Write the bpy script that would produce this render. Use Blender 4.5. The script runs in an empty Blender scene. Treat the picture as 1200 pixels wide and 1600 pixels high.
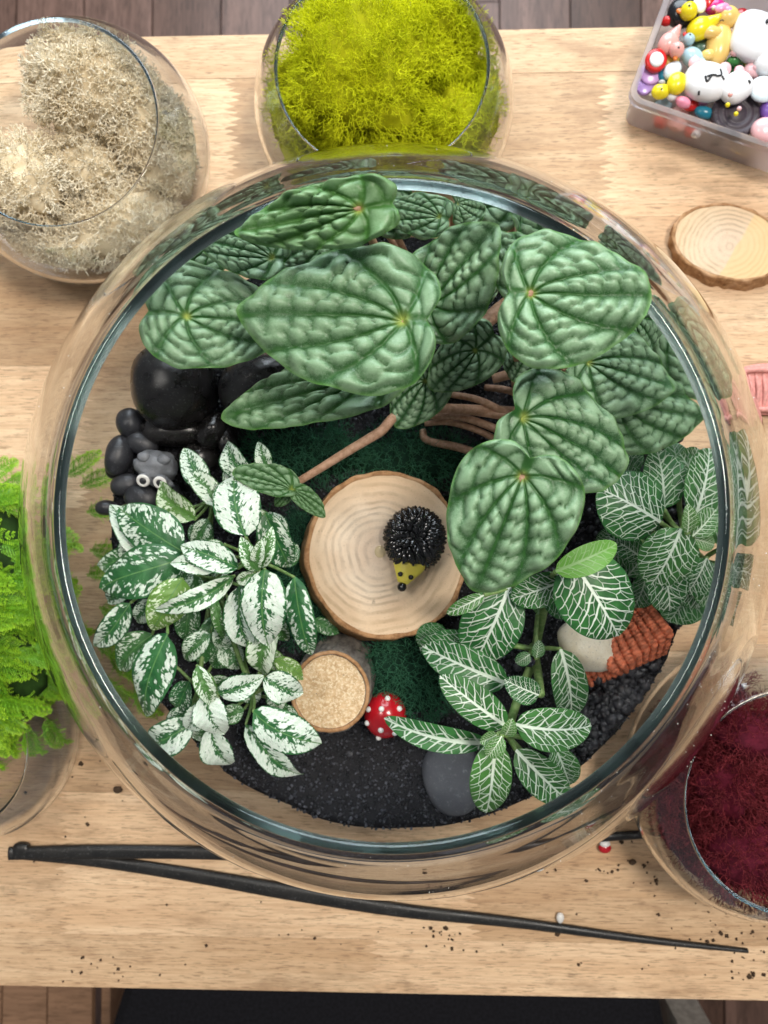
import bpy, math, random
import numpy as np
from mathutils import Vector, Matrix
random.seed(7); rng = np.random.default_rng(7)
S = bpy.context.scene
COL = S.collection
rad = math.radians

# ------------------------------------------------------------------ camera
H = 0.60                                   # height of the lens above the table top (table top is z = 0)
FPX = 1202.0                               # focal length in pixels of the 1200 x 1600 photograph
cam = bpy.data.cameras.new('camera'); camo = bpy.data.objects.new('camera', cam); COL.objects.link(camo)
cam.sensor_fit = 'AUTO'; cam.sensor_width = 36; cam.lens = FPX / 1600 * 36
cam.clip_start = 0.01; cam.clip_end = 20
axis = Vector((-38 / FPX, 35 / FPX, -1)).normalized()      # the lens tips a little to the upper left
right = Vector((1, 0, 0)); right = (right - axis * right.dot(axis)).normalized()
up = right.cross(axis)
camo.matrix_world = Matrix(((right.x, up.x, -axis.x, 0), (right.y, up.y, -axis.y, 0), (right.z, up.z, -axis.z, H), (0, 0, 0, 1)))
cam.dof.use_dof = True; cam.dof.focus_distance = 0.405
cam.dof.aperture_fstop = (cam.lens / 1000) / 0.0026
S.camera = camo

def P(px, py, z):
    """point at height z that the lens sees at photo pixel px, py"""
    d = axis + right * ((px - 600) / FPX) + up * ((800 - py) / FPX)
    k = (z - H) / d.z
    return Vector((d.x * k, d.y * k, z))
def pxm(z): return (H - z) / FPX           # metres per photo pixel at height z

# ------------------------------------------------------------------ world, lamps, exposure
w = bpy.data.worlds.new('World'); S.world = w; w.use_nodes = True
bg = w.node_tree.nodes['Background']; bg.inputs[0].default_value = (0.90, 0.94, 1.0, 1); bg.inputs[1].default_value = 0.215
def area(name, loc, target, sx, sy, energy, color):
    l = bpy.data.lights.new(name, 'AREA'); l.shape = 'RECTANGLE'; l.size = sx; l.size_y = sy; l.energy = energy; l.color = color
    o = bpy.data.objects.new(name, l); COL.objects.link(o); o.location = loc
    o.rotation_euler = (Vector(target) - Vector(loc)).to_track_quat('-Z', 'Y').to_euler()
    return o
area('window_light', (0.0, 1.85, 1.10), (0, 0, 0.15), 1.4, 1.6, 62, (0.84, 0.93, 1.0))
area('ceiling_light', (0.62, 0.30, 2.0), (0, 0, 0), 0.45, 0.45, 30, (1.0, 0.93, 0.84))
area('added_highlight_light', (-0.75, 0.35, 2.0), (0, 0, 0), 0.35, 0.35, 8, (1.0, 0.95, 0.88))  # added lamp, gives the bowl rim a second highlight line
S.view_settings.view_transform = 'Standard'; S.view_settings.look = 'None'; S.view_settings.exposure = 0.0; S.view_settings.gamma = 1
S.cycles.max_bounces = 200; S.cycles.transmission_bounces = 200; S.cycles.transparent_max_bounces = 12
S.cycles.diffuse_bounces = 4; S.cycles.glossy_bounces = 200
S.cycles.use_denoising = True; S.cycles.sample_clamp_indirect = 6
S.cycles.blur_glossy = 0.5

# ------------------------------------------------------------------ mesh helpers
ORG = {}
def tag(o, label=None, cat=None, group=None, kind=None):
    if label: o['label'] = label
    if cat: o['category'] = cat
    if group: o['group'] = group
    if kind: o['kind'] = kind
    return o
def thing(name, loc, label=None, cat=None, group=None, kind=None):
    o = bpy.data.objects.new(name, None); o.empty_display_size = 0.01; COL.objects.link(o)
    o.location = Vector(loc); ORG[o.name] = Vector(loc)
    return tag(o, label, cat, group, kind)
def mesh_data(name, V, F, mat, smooth=True, attrs=None):
    me = bpy.data.meshes.new(name)
    V = np.asarray(V, dtype=np.float32)
    if isinstance(F, np.ndarray):
        k = F.shape[1]; n = len(F)
        me.vertices.add(len(V)); me.vertices.foreach_set('co', V.ravel())
        me.loops.add(n * k); me.loops.foreach_set('vertex_index', F.astype(np.int32).ravel())
        me.polygons.add(n); me.polygons.foreach_set('loop_start', np.arange(0, n * k, k, dtype=np.int32))
        try: me.polygons.foreach_set('loop_total', np.full(n, k, dtype=np.int32))
        except Exception: pass
        me.update(calc_edges=True)
    else:
        me.from_pydata(V.tolist(), [], F)
    if smooth: me.polygons.foreach_set('use_smooth', np.ones(len(me.polygons), dtype=bool))
    if attrs:
        for k, a in attrs.items():
            a = np.asarray(a, dtype=np.float32)
            if a.ndim == 1:
                at = me.attributes.new(k, 'FLOAT', 'POINT'); at.data.foreach_set('value', a)
            else:
                at = me.attributes.new(k, 'FLOAT_VECTOR', 'POINT'); at.data.foreach_set('vector', a.ravel())
    if mat is not None:
        for m in (mat if isinstance(mat, (list, tuple)) else [mat]): me.materials.append(m)
    me.update(); me.validate(verbose=False)
    return me
def mk(name, VF, mat, parent=None, smooth=True, attrs=None, origin=None):
    """one mesh object from world-space geometry; top-level origin at its base unless given"""
    V, F = VF; V = np.asarray(V, dtype=np.float64)
    if parent is not None: o0 = ORG[parent.name]
    else:
        o0 = Vector(origin) if origin is not None else Vector((V[:, 0].mean(), V[:, 1].mean(), V[:, 2].min()))
    me = mesh_data(name, V - np.array(o0), F, mat, smooth, attrs)
    o = bpy.data.objects.new(name, me); COL.objects.link(o)
    if parent is not None: o.parent = parent
    else: o.location = o0
    ORG[o.name] = o0
    return o
def J(*parts):
    """join V,F lists"""
    Vs = []; Fs = []; n = 0
    same = len({(p[1].shape[1] if isinstance(p[1], np.ndarray) else 0) for p in parts}) == 1 and isinstance(parts[0][1], np.ndarray)
    for V, F in parts:
        V = np.asarray(V); Vs.append(V)
        if same: Fs.append(F + n)
        else: Fs += [[i + n for i in f] for f in (F.tolist() if isinstance(F, np.ndarray) else F)]
        n += len(V)
    return np.concatenate(Vs), (np.concatenate(Fs) if same else Fs)
def grid_faces(nu, nv, wrap_v=False):
    a = np.arange(nu * nv).reshape(nu, nv)
    if wrap_v: a = np.concatenate([a, a[:, :1]], 1)
    return np.stack([a[:-1, :-1].ravel(), a[1:, :-1].ravel(), a[1:, 1:].ravel(), a[:-1, 1:].ravel()], 1)
def hash3(i, j, k, seed):
    h = (i * 374761393 + j * 668265263 + k * 2147483647 + seed * 1274126177) & 0xffffffff
    h = ((h ^ (h >> 13)) * 1274126177) & 0xffffffff
    return ((h ^ (h >> 16)) & 0xffff) / 65535.0
def vnoise(Q, seed=0):
    Q = np.asarray(Q, dtype=np.float64); I = np.floor(Q).astype(np.int64); f = Q - I; f = f * f * (3 - 2 * f)
    r = 0
    for a in (0, 1):
        for b in (0, 1):
            for c in (0, 1):
                wt = (f[:, 0] if a else 1 - f[:, 0]) * (f[:, 1] if b else 1 - f[:, 1]) * (f[:, 2] if c else 1 - f[:, 2])
                r = r + wt * hash3(I[:, 0] + a, I[:, 1] + b, I[:, 2] + c, seed)
    return r * 2 - 1
def rotz(a): c, s = math.cos(a), math.sin(a); return np.array([[c, -s, 0], [s, c, 0], [0, 0, 1.]])
def rotx(a): c, s = math.cos(a), math.sin(a); return np.array([[1., 0, 0], [0, c, -s], [0, s, c]])
def roty(a): c, s = math.cos(a), math.sin(a); return np.array([[c, 0, s], [0, 1., 0], [-s, 0, c]])
def ball(c, r, R=None, nu=14, nv=22, nz=0, ns=2.0, seed=0, power=2.0):
    """ellipsoid, optionally lumpy or squared"""
    if not hasattr(r, '__len__'): r = (r, r, r)
    th = np.linspace(0.0, math.pi, nu); ph = np.linspace(0, 2 * math.pi, nv, endpoint=False)
    T, Ph = np.meshgrid(th, ph, indexing='ij')
    U = np.stack([np.sin(T) * np.cos(Ph), np.sin(T) * np.sin(Ph), np.cos(T)], -1).reshape(-1, 3)
    if power != 2.0:
        k = (np.abs(U) ** power).sum(1) ** (1 / power); U = U / k[:, None]
    if nz: U = U * (1 + nz * vnoise(U * ns + 7.3 + seed * 3.1, seed))[:, None]
    V = U * np.array(r)
    if R is not None: V = V @ np.asarray(R).T
    return V + np.array(c), grid_faces(nu, nv, True)
def tube(pts, rads, n=8, cap=True, flat=1.0, ref=(0, 0, 1)):
    pts = np.array([list(p) for p in pts], dtype=float); m = len(pts)
    if not hasattr(rads, '__len__'): rads = [rads] * m
    rads = np.interp(np.linspace(0, 1, m), np.linspace(0, 1, len(rads)), rads)
    T = np.gradient(pts, axis=0); T /= np.linalg.norm(T, axis=1)[:, None] + 1e-12
    ref = np.array(ref, float); A = np.cross(T, ref)
    bad = np.linalg.norm(A, axis=1) < 1e-3; A[bad] = np.cross(T[bad], (0.3, 1, 0.1))
    A /= np.linalg.norm(A, axis=1)[:, None]; B = np.cross(A, T)
    an = np.linspace(0, 2 * math.pi, n, endpoint=False)
    V = pts[:, None] + rads[:, None, None] * (np.cos(an)[None, :, None] * A[:, None] + flat * np.sin(an)[None, :, None] * B[:, None])
    F = grid_faces(m, n, True)
    if cap:
        V = np.concatenate([V.reshape(-1, 3), pts[:1], pts[-1:]]); k = m * n
        a = np.arange(n); b = (a + 1) % n
        c0 = np.stack([np.full(n, k), a, b, np.full(n, k)], 1)
        F = F.tolist() + [[k, int(i), int(j)] for i, j in zip(a, b)] + [[k + 1, int((m - 1) * n + j), int((m - 1) * n + i)] for i, j in zip(a, b)]
        return V, F
    return V.reshape(-1, 3), F
def spline(pts, n=16):
    pts = [np.array(list(p), float) for p in pts]; out = []
    q = [2 * pts[0] - pts[1]] + pts + [2 * pts[-1] - pts[-2]]
    for i in range(1, len(q) - 2):
        for t in np.linspace(0, 1, n, endpoint=False):
            a, b, c, d = q[i - 1], q[i], q[i + 1], q[i + 2]
            out.append(.5 * ((2 * b) + (-a + c) * t + (2 * a - 5 * b + 4 * c - d) * t * t + (-a + 3 * b - 3 * c + d) * t ** 3))
    out.append(pts[-1]); return np.array(out)
def lathe(prof, c=(0, 0, 0), n=96):
    prof = np.array(prof, float); an = np.linspace(0, 2 * math.pi, n, endpoint=False)
    V = np.stack([prof[:, 0][:, None] * np.cos(an), prof[:, 0][:, None] * np.sin(an), np.repeat(prof[:, 1][:, None], n, 1)], -1).reshape(-1, 3)
    return V + np.array(c), grid_faces(len(prof), n, True)[:, ::-1]
def prism(poly, z0, z1, bev=0.0):
    """vertical prism over an outline (counter-clockwise), top edge bevelled"""
    poly = np.array([list(p)[:2] for p in poly], float); n = len(poly)
    if bev:
        c = poly.mean(0); d = poly - c; L = np.linalg.norm(d, axis=1)[:, None]; inn = c + d * (L - bev) / L
        rings = [(poly, z0), (poly, z1 - bev), (inn, z1)]
    else: rings = [(poly, z0), (poly, z1)]
    V = np.concatenate([np.column_stack([p, np.full(n, z)]) for p, z in rings]); F = []
    for r in range(len(rings) - 1):
        for i in range(n): j = (i + 1) % n; F.append([r * n + i, r * n + j, (r + 1) * n + j, (r + 1) * n + i])
    F.append(list(range(n))[::-1]); F.append([(len(rings) - 1) * n + i for i in range(n)])
    return V, F
def box(c, s, R=None):
    V = np.array([[x, y, z] for x in (-.5, .5) for y in (-.5, .5) for z in (-.5, .5)]) * np.array(s)
    if R is not None: V = V @ np.asarray(R).T
    return V + np.array(c), [[0, 1, 3, 2], [4, 6, 7, 5], [0, 4, 5, 1], [2, 3, 7, 6], [0, 2, 6, 4], [1, 5, 7, 3]]

# ------------------------------------------------------------------ material helpers
class Mat:
    def __init__(s, name):
        s.m = bpy.data.materials.new(name); s.m.use_nodes = True; s.t = s.m.node_tree; s.t.nodes.clear()
        s.out = s.t.nodes.new('ShaderNodeOutputMaterial')
    def node(s, typ, **kw):
        n = s.t.nodes.new(typ)
        for k, v in kw.items(): setattr(n, k, v)
        return n
    def put(s, sock, v):
        if isinstance(v, bpy.types.NodeSocket): s.t.links.new(v, sock)
        elif v is not None: sock.default_value = v if not (isinstance(v, tuple) and len(v) == 3 and sock.type == 'RGBA') else (*v, 1)
    def math(s, op, a, b=None, c=None):
        n = s.node('ShaderNodeMath', operation=op); s.put(n.inputs[0], a)
        if b is not None: s.put(n.inputs[1], b)
        if c is not None: s.put(n.inputs[2], c)
        return n.outputs[0]
    def mul(s, a, b): return s.math('MULTIPLY', a, b)
    def add(s, a, b): return s.math('ADD', a, b)
    def sub(s, a, b): return s.math('SUBTRACT', a, b)
    def ss(s, v, lo, hi, a=0., b=1.):
        n = s.node('ShaderNodeMapRange', interpolation_type='SMOOTHSTEP')
        s.put(n.inputs[0], v); s.put(n.inputs[1], lo); s.put(n.inputs[2], hi); s.put(n.inputs[3], a); s.put(n.inputs[4], b); return n.outputs[0]
    def mix(s, f, a, b, mode='MIX'):
        n = s.node('ShaderNodeMix', data_type='RGBA', blend_type=mode); s.put(n.inputs[0], f); s.put(n.inputs[6], a); s.put(n.inputs[7], b); return n.outputs[2]
    def attr(s, name, out='Fac'):
        n = s.node('ShaderNodeAttribute', attribute_name=name); return n.outputs[out]
    def coord(s, out='Object'): return s.node('ShaderNodeTexCoord').outputs[out]
    def sep(s, v): n = s.node('ShaderNodeSeparateXYZ'); s.put(n.inputs[0], v); return n.outputs
    def comb(s, x, y, z=0.):
        n = s.node('ShaderNodeCombineXYZ'); s.put(n.inputs[0], x); s.put(n.inputs[1], y); s.put(n.inputs[2], z); return n.outputs[0]
    def scale(s, v, k):
        n = s.node('ShaderNodeVectorMath', operation='MULTIPLY'); s.put(n.inputs[0], v); s.put(n.inputs[1], k if isinstance(k, tuple) else (k, k, k)); return n.outputs[0]
    def vadd(s, v, k):
        n = s.node('ShaderNodeVectorMath', operation='ADD'); s.put(n.inputs[0], v); s.put(n.inputs[1], k); return n.outputs[0]
    def noise(s, v, sc=1., det=2., rough=.5, dist=0., out=0):
        n = s.node('ShaderNodeTexNoise'); s.put(n.inputs['Vector'], v); s.put(n.inputs['Scale'], sc); s.put(n.inputs['Detail'], det)
        s.put(n.inputs['Roughness'], rough); s.put(n.inputs['Distortion'], dist); return n.outputs[out]
    def voro(s, v, sc=1., feat='F1', rnd=1., dim='3D', out='Distance'):
        n = s.node('ShaderNodeTexVoronoi', feature=feat, voronoi_dimensions=dim); s.put(n.inputs['Vector'], v); s.put(n.inputs['Scale'], sc); s.put(n.inputs['Randomness'], rnd); return n.outputs[out]
    def rnd(s): return s.node('ShaderNodeObjectInfo').outputs['Random']
    def bump(s, h, strength=.3, dist=.001):
        n = s.node('ShaderNodeBump'); s.put(n.inputs['Strength'], strength); s.put(n.inputs['Distance'], dist); s.put(n.inputs['Height'], h); return n.outputs[0]
    def pbr(s, col, rough=.5, spec=.5, nrm=None, trans=None, metal=0., sss=0., coat=0.):
        n = s.node('ShaderNodeBsdfPrincipled'); s.put(n.inputs['Base Color'], col); s.put(n.inputs['Roughness'], rough)
        s.put(n.inputs['Specular IOR Level'], spec); s.put(n.inputs['Metallic'], metal)
        if coat: s.put(n.inputs['Coat Weight'], coat); s.put(n.inputs['Coat Roughness'], .08)
        if nrm is not None: s.put(n.inputs['Normal'], nrm)
        if trans: s.put(n.inputs['Transmission Weight'], trans)
        if sss: s.put(n.inputs['Subsurface Weight'], sss); s.put(n.inputs['Subsurface Radius'], (.002, .0015, .001)); n.inputs['Subsurface Scale'].default_value = 1
        s.t.links.new(n.outputs[0], s.out.inputs[0]); return s.m
def plain(name, col, rough=.4, spec=.5, var=.12, sc=120., bumpk=.0, coat=0., sss=0.):
    """painted or moulded surface with slight mottling"""
    m = Mat(name); n = m.noise(m.coord(), sc, 3.)
    c = m.mix(m.ss(n, .3, .7), tuple(x * (1 - var) for x in col), tuple(min(1, x * (1 + var)) for x in col))
    nr = m.bump(m.noise(m.coord(), sc * 3, 3.), bumpk, .0006) if bumpk else None
    return m.pbr(c, rough, spec, nr, coat=coat, sss=sss)
# ------------------------------------------------------------------ materials
def wood_mat(name, c1, c2, c3, var=.5, grain=1.0, dirt=0.5, rough=.5):
    m = Mat(name); r = m.rnd(); co = m.coord('Object')
    off = m.comb(m.mul(r, 13.), m.mul(r, 7.), m.mul(r, 3.))
    v = m.vadd(co, off)
    n1 = m.noise(m.scale(v, (5. * grain, 70. * grain, 40.)), 1., 5., .6, .2)
    n2 = m.noise(m.scale(v, (34. * grain, 560. * grain, 300.)), 1., 5., .7)
    n3 = m.noise(m.scale(v, (3., 9., 9.)), 1., 3.)
    pore = m.ss(m.noise(m.scale(v, (95. * grain, 1100. * grain, 600.)), 1., 2.), .57, .66)
    c = m.mix(m.ss(n1, .3, .72), c1, c2)
    c = m.mix(m.mul(m.ss(n2, .38, .68), .55), c, c3)
    c = m.mix(m.mul(pore, .62), c, tuple(x * .55 for x in c3))
    k = m.ss(r, 0., 1., 1 - var * .4, 1 + var * .35)
    c = m.mix(1., c, m.comb(k, m.math('POWER', k, 1.15), m.math('POWER', k, 1.35)), 'MULTIPLY')
    c = m.mix(m.mul(m.ss(n3, .4, .75), .25), c, c3)
    if dirt:
        wv = m.coord('Generated')
        d = m.noise(m.scale(v, (30., 60., 1.)), 1., 6., .7)
        d = m.ss(d, .60, .72)
        c = m.mix(m.mul(d, dirt), c, (.07, .05, .035))
    st = m.ss(m.noise(m.scale(v, (16., 46., 1.)), 1., 5., .65), .50, .72)
    c = m.mix(m.mul(st, .52), c, tuple(x * .62 for x in c3) if dirt else c3)
    h = m.add(m.mul(n2, .7), m.mul(n1, .5))
    return m.pbr(c, rough, .35, m.bump(h, .25, .0006))
M_board = wood_mat('butcher_block', (.80, .575, .36), (.66, .43, .245), (.47, .275, .15), .5, 1., .30)
M_floor = wood_mat('dark_floor_wood', (.20, .112, .082), (.12, .064, .045), (.06, .032, .022), .9, .35, 0., .4)
M_leg = wood_mat('leg_wood', (.42, .24, .14), (.30, .17, .10), (.2, .11, .06), .3, .5, 0.)

def slice_face(name, c1, c2, ring=900., split=False):
    m = Mat(name); co = m.coord('Object'); x, y, z = m.sep(co)[:]
    r = m.math('SQRT', m.add(m.mul(x, x), m.mul(y, y)))
    r = m.add(r, m.mul(m.noise(co, 24., 3., .5), .014))
    wv = m.math('SINE', m.mul(m.add(r, m.mul(m.math('SINE', m.mul(r, 190.)), .0012)), ring))
    ringm = m.mul(m.ss(wv, -.4, 1.), m.ss(m.noise(co, 55., 4., .65), .3, .7))
    n = m.noise(co, 35., 4., .6)
    c = m.mix(m.ss(n, .3, .7), c1, c2)
    ck = m.ss(m.math('ABSOLUTE', m.add(m.sub(y, m.mul(x, .6)), m.mul(m.sub(m.noise(co, 90., 4.), .5), .006))), .0005, .0001)
    c = m.mix(m.mul(m.mul(ck, m.ss(m.noise(co, 40., 2.), .5, .6)), .6), c, (.2, .12, .07))
    c = m.mix(m.mul(ringm, .72), c, tuple(x * .55 for x in c2))
    edge = m.ss(r, .028, .055); c = m.mix(m.mul(edge, .42), c, (.72, .46, .22))
    core = m.ss(r, .034, .012); c = m.mix(m.mul(core, .35), c, (.66, .50, .40))
    sp = m.ss(m.noise(co, 1500., 2., .5), .63, .70); c = m.mix(m.mul(sp, .5), c, (.22, .13, .07))
    st = m.ss(m.noise(co, 130., 5., .7), .66, .73); c = m.mix(m.mul(st, .5), c, (.10, .07, .05))
    if split:
        s = m.ss(m.add(m.sub(m.mul(x, .9), m.mul(y, .55)), m.mul(m.noise(co, 60., 2.), .008)), .0075, .0095)
        c = m.mix(m.mul(s, .6), c, (.74, .50, .22))
    return m.pbr(c, .55, .3, m.bump(m.add(m.mul(wv, .3), m.mul(m.noise(co, 700., 3.), .5)), .25, .0005))
M_slice = slice_face('wood_slice_face', (.84, .70, .54), (.75, .58, .42), 1250.)
M_slice2 = slice_face('wood_slice_small_face', (.72, .56, .38), (.66, .48, .31), 1400., True)
def bark_mat(name, c1, c2, c3):
    m = Mat(name); co = m.coord('Object'); n = m.noise(m.scale(co, (1., 1., .5)), 260., 5., .65); n2 = m.noise(co, 70., 3.)
    c = m.mix(m.ss(n, .35, .65), c1, c2); c = m.mix(m.ss(n2, .5, .7), c, c3)
    return m.pbr(c, .75, .2, m.bump(n, .8, .0012))
M_bark = bark_mat('brown_bark', (.48, .27, .13), (.30, .155, .07), (.56, .34, .19))
M_birch = bark_mat('grey_birch_bark', (.22, .20, .175), (.11, .10, .09), (.35, .30, .25))
m = Mat('cork_face'); co = m.coord(); n = m.noise(co, 320., 4., .6); v = m.noise(co, 620., 5., .7)
c = m.mix(m.ss(n, .3, .7), (.70, .50, .29), (.50, .32, .16)); c = m.mix(m.ss(v, .45, .62), c, (.80, .66, .45)); c = m.mix(m.mul(m.ss(m.noise(co, 170., 5., .7), .64, .7), .8), c, (.14, .09, .06))
M_cork = m.pbr(c, .7, .25, m.bump(n, .5, .0008))

def glass_mat(name, col, rough=0.0, ior=1.47):
    m = Mat(name); g = m.node('ShaderNodeBsdfGlass'); m.put(g.inputs['Color'], col); g.inputs['Roughness'].default_value = rough; g.inputs['IOR'].default_value = ior
    m.t.links.new(g.outputs[0], m.out.inputs[0]); return m
_g = glass_mat('bowl_glass', (.977, .982, .981)); M_glass = _g.m
M_glass2 = glass_mat('clear_glass', (.978, .984, .986)).m

def mossmat(name, c1, c2, c3, rough=.85):
    m = Mat(name); co = m.coord(); n = m.noise(co, 45., 3., .6); n2 = m.noise(co, 500., 2.)
    c = m.mix(m.ss(n, .35, .68), c1, c2); c = m.mix(m.mul(m.ss(n2, .4, .7), .6), c, c3)
    return m.pbr(c, rough, .15)
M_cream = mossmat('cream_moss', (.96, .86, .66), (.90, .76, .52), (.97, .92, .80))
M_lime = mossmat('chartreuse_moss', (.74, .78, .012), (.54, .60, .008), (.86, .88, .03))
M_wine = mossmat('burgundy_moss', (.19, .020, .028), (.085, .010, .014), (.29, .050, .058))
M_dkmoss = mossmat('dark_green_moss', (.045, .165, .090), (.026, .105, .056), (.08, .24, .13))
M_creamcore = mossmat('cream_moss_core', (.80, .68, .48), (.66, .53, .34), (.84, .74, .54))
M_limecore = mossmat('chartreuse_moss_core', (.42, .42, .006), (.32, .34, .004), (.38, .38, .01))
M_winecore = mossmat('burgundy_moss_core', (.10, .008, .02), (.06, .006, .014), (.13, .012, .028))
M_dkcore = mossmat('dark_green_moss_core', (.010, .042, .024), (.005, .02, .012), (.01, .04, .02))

# puckered peperomia leaf: attributes crest (silver pillow tops) and vein (green channels) are pigment
m = Mat('peperomia_leaf'); co = m.coord(); cr = m.attr('crest'); ve = m.attr('vein'); yo = m.attr('young')
n = m.noise(co, 420., 4., .65); f = m.ss(m.add(cr, m.mul(m.sub(n, .5), .75)), .10, .92)
c = m.mix(f, (.014, .076, .016), (.265, .420, .250))
c = m.mix(m.mul(m.ss(m.noise(co, 1700., 2.), .5, .72), .25), c, (.42, .58, .42))
c = m.mix(m.mul(m.ss(ve, .15, .7), .92), c, (.018, .098, .014))
c = m.mix(m.mul(m.attr('rim'), .65), c, (.12, .30, .05))
c = m.mix(m.mul(yo, .55), c, (.10, .26, .035)); rr = m.rnd(); c = m.mix(m.mul(rr, .22), c, (.085, .19, .06)); c = m.mix(m.mul(m.ss(m.noise(co, 150., 6., .8), .685, .73), .55), c, (.17, .15, .06))
c = m.mix(m.attr('hub'), c, (.42, .50, .12))
M_pep = m.pbr(c, m.ss(m.noise(co, 900., 2.), .3, .7, .34, .5), .45, m.bump(m.noise(co, 1100., 3., .6), .35, .0005))
m = Mat('peperomia_stem'); co = m.coord(); n = m.noise(co, 380., 4., .6)
M_pstem = m.pbr(m.mix(m.ss(n, .35, .68), (.50, .31, .21), (.34, .19, .11)), .5, .35, m.bump(n, .3, .0004))
m = Mat('green_stem'); co = m.coord(); n = m.noise(co, 300., 3.)
M_gstem = m.pbr(m.mix(m.ss(n, .35, .68), (.14, .26, .07), (.25, .36, .14)), .55, .3, m.bump(n, .3, .0003))

# white-splashed leaf: lc = (side offset / length, distance along, seed)
m = Mat('white_splashed_leaf'); x, u, sd = m.sep(m.attr('lc', 'Vector'))[:]; ax = m.math('ABSOLUTE', x); wh = m.attr('white'); ed = m.attr('edge')
sg = m.math('SIGN', x)
cv = m.comb(m.mul(m.sub(u, m.mul(ax, .75)), 19.), m.add(m.mul(x, 15.), m.mul(sd, 17.)), m.mul(sd, 31.))
n = m.noise(cv, 1., 6., .68, .9); nb = m.noise(m.scale(cv, (.3, .3, 1.)), 1., 2.)
vb = m.voro(m.scale(cv, (.9, 1.25, 1.)), 1.3, 'SMOOTH_F1')
val = m.add(m.add(m.mul(n, .66), m.mul(nb, .28)), m.mul(m.sub(.50, vb), .36))
mid = m.math('POWER', 2.7183, m.mul(m.mul(x, x), -190.)); mid = m.mul(mid, m.ss(u, 1.0, .55))
rimg = m.ss(ed, .86, 1.0)
thr = m.add(m.sub(.612, m.mul(wh, .27)), m.add(m.mul(mid, .20), m.mul(rimg, .22)))
f = m.ss(m.sub(val, thr), -.030, .035)
lime = m.attr('lime')
green = m.mix(m.ss(m.noise(cv, .5, 2.), .3, .7), (.016, .105, .030), (.040, .17, .050)); green = m.mix(lime, green, (.16, .32, .055))
white = m.mix(m.ss(m.noise(cv, 2., 3.), .3, .7), (.80, .87, .79), (.60, .75, .61)); white = m.mix(m.mul(lime, .5), white, (.70, .80, .42))
c = m.mix(f, green, white); c = m.mix(m.ss(ax, .010, .004), c, (.10, .24, .07))
hh = m.add(m.mul(m.math('SINE', m.add(m.mul(m.sub(u, m.mul(ax, .75)), 40.), m.mul(n, 5.))), .35), m.mul(n, 1.4))
M_hyp = m.pbr(c, .42, .4, m.bump(hh, .45, .0007))

# net-veined leaf
m = Mat('net_veined_leaf'); lcv = m.attr('lc', 'Vector'); co = m.coord()
x, u, sd = m.sep(lcv)[:]
wob = m.noise(m.comb(m.mul(x, 8.), m.mul(u, 8.), m.mul(sd, 40.)), 1., 2., out=1); wx, wy, wz = m.sep(wob)[:]
x2 = m.add(x, m.mul(m.sub(wx, .5), .035)); u2 = m.add(u, m.mul(m.sub(wy, .5), .045))
ax = m.math('ABSOLUTE', x2); sg = m.math('SIGN', x2); ed = m.attr('edge')
cc = m.sub(u2, m.sub(m.mul(ax, 1.15), m.mul(m.mul(ax, ax), 1.0)))
t = m.add(m.add(m.mul(cc, 7.0), m.mul(sg, .23)), m.mul(sd, 5.))
d = m.mul(m.math('ABSOLUTE', m.sub(m.math('FRACT', t), .5)), 2.)
wl = m.ss(ed, .0, 1., .27, .09)
l1 = m.sub(1., m.ss(m.math('DIVIDE', d, wl), .55, 1.15))
v = m.voro(m.comb(t, m.add(m.mul(m.mul(ax, sg), 8.5), m.mul(sd, 9.)), 0.), 1., 'DISTANCE_TO_EDGE', .85, '2D')
l2 = m.sub(1., m.ss(v, .018, .062))
l0 = m.sub(1., m.ss(m.math('ABSOLUTE', x), m.ss(u, 0., 1., .017, .004), m.ss(u, 0., 1., .028, .012)))
fade = m.sub(1., m.ss(ed, .93, .99))
ln = m.math('MAXIMUM', m.mul(m.math('MAXIMUM', l1, m.mul(l2, .8)), fade), l0)
ln = m.mul(ln, m.attr('vis'))
yo = m.attr('young')
g = m.mix(m.ss(m.noise(co, 160., 3.), .3, .7), (.034, .165, .036), (.015, .095, .022)); g = m.mix(yo, g, (.13, .33, .05))
wv = m.mix(yo, (.82, .92, .80), (.84, .94, .70))
c = m.mix(m.mul(ln, .9), g, wv)
M_fit = m.pbr(c, .45, .4, m.bump(m.sub(m.mul(m.noise(co, 700., 2.), .15), ln), .8, .0010))

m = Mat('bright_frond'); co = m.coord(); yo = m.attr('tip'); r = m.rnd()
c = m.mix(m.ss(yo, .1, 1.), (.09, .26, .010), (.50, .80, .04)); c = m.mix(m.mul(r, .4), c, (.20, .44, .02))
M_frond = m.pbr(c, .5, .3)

def stone_mat(name, c1, c2, rough, bumpk=.15):
    m = Mat(name); co = m.coord(); n = m.noise(co, 60., 4., .6); n2 = m.noise(co, 700., 3.)
    c = m.mix(m.ss(n, .35, .7), c1, c2); c = m.mix(m.mul(m.ss(m.noise(co, 240., 5., .75), .56, .72), .35), c, tuple(min(1, x * 3.2) for x in c2)); c = m.mix(m.mul(m.ss(n2, .60, .72), .35), c, (.20, .20, .20))
    return m.pbr(c, m.ss(n, .3, .7, rough - .06, rough + .1), .5, m.bump(n2, bumpk, .0005))
M_black = stone_mat('polished_black_stone', (.012, .011, .011), (.022, .020, .020), .27)
M_slate = stone_mat('charcoal_pebble', (.026, .027, .032), (.042, .044, .052), .42)
M_grey = stone_mat('grey_river_stone', (.085, .09, .105), (.12, .125, .14), .6, .3)
M_gravel = stone_mat('black_gravel', (.022, .023, .028), (.045, .046, .055), .5, .5)
m = Mat('black_sand'); co = m.coord(); r = m.attr('tone')
M_sand = m.pbr(m.mix(m.math('POWER', r, 3.), (.010, .011, .015), (.115, .12, .145)), .45, .5)
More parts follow.
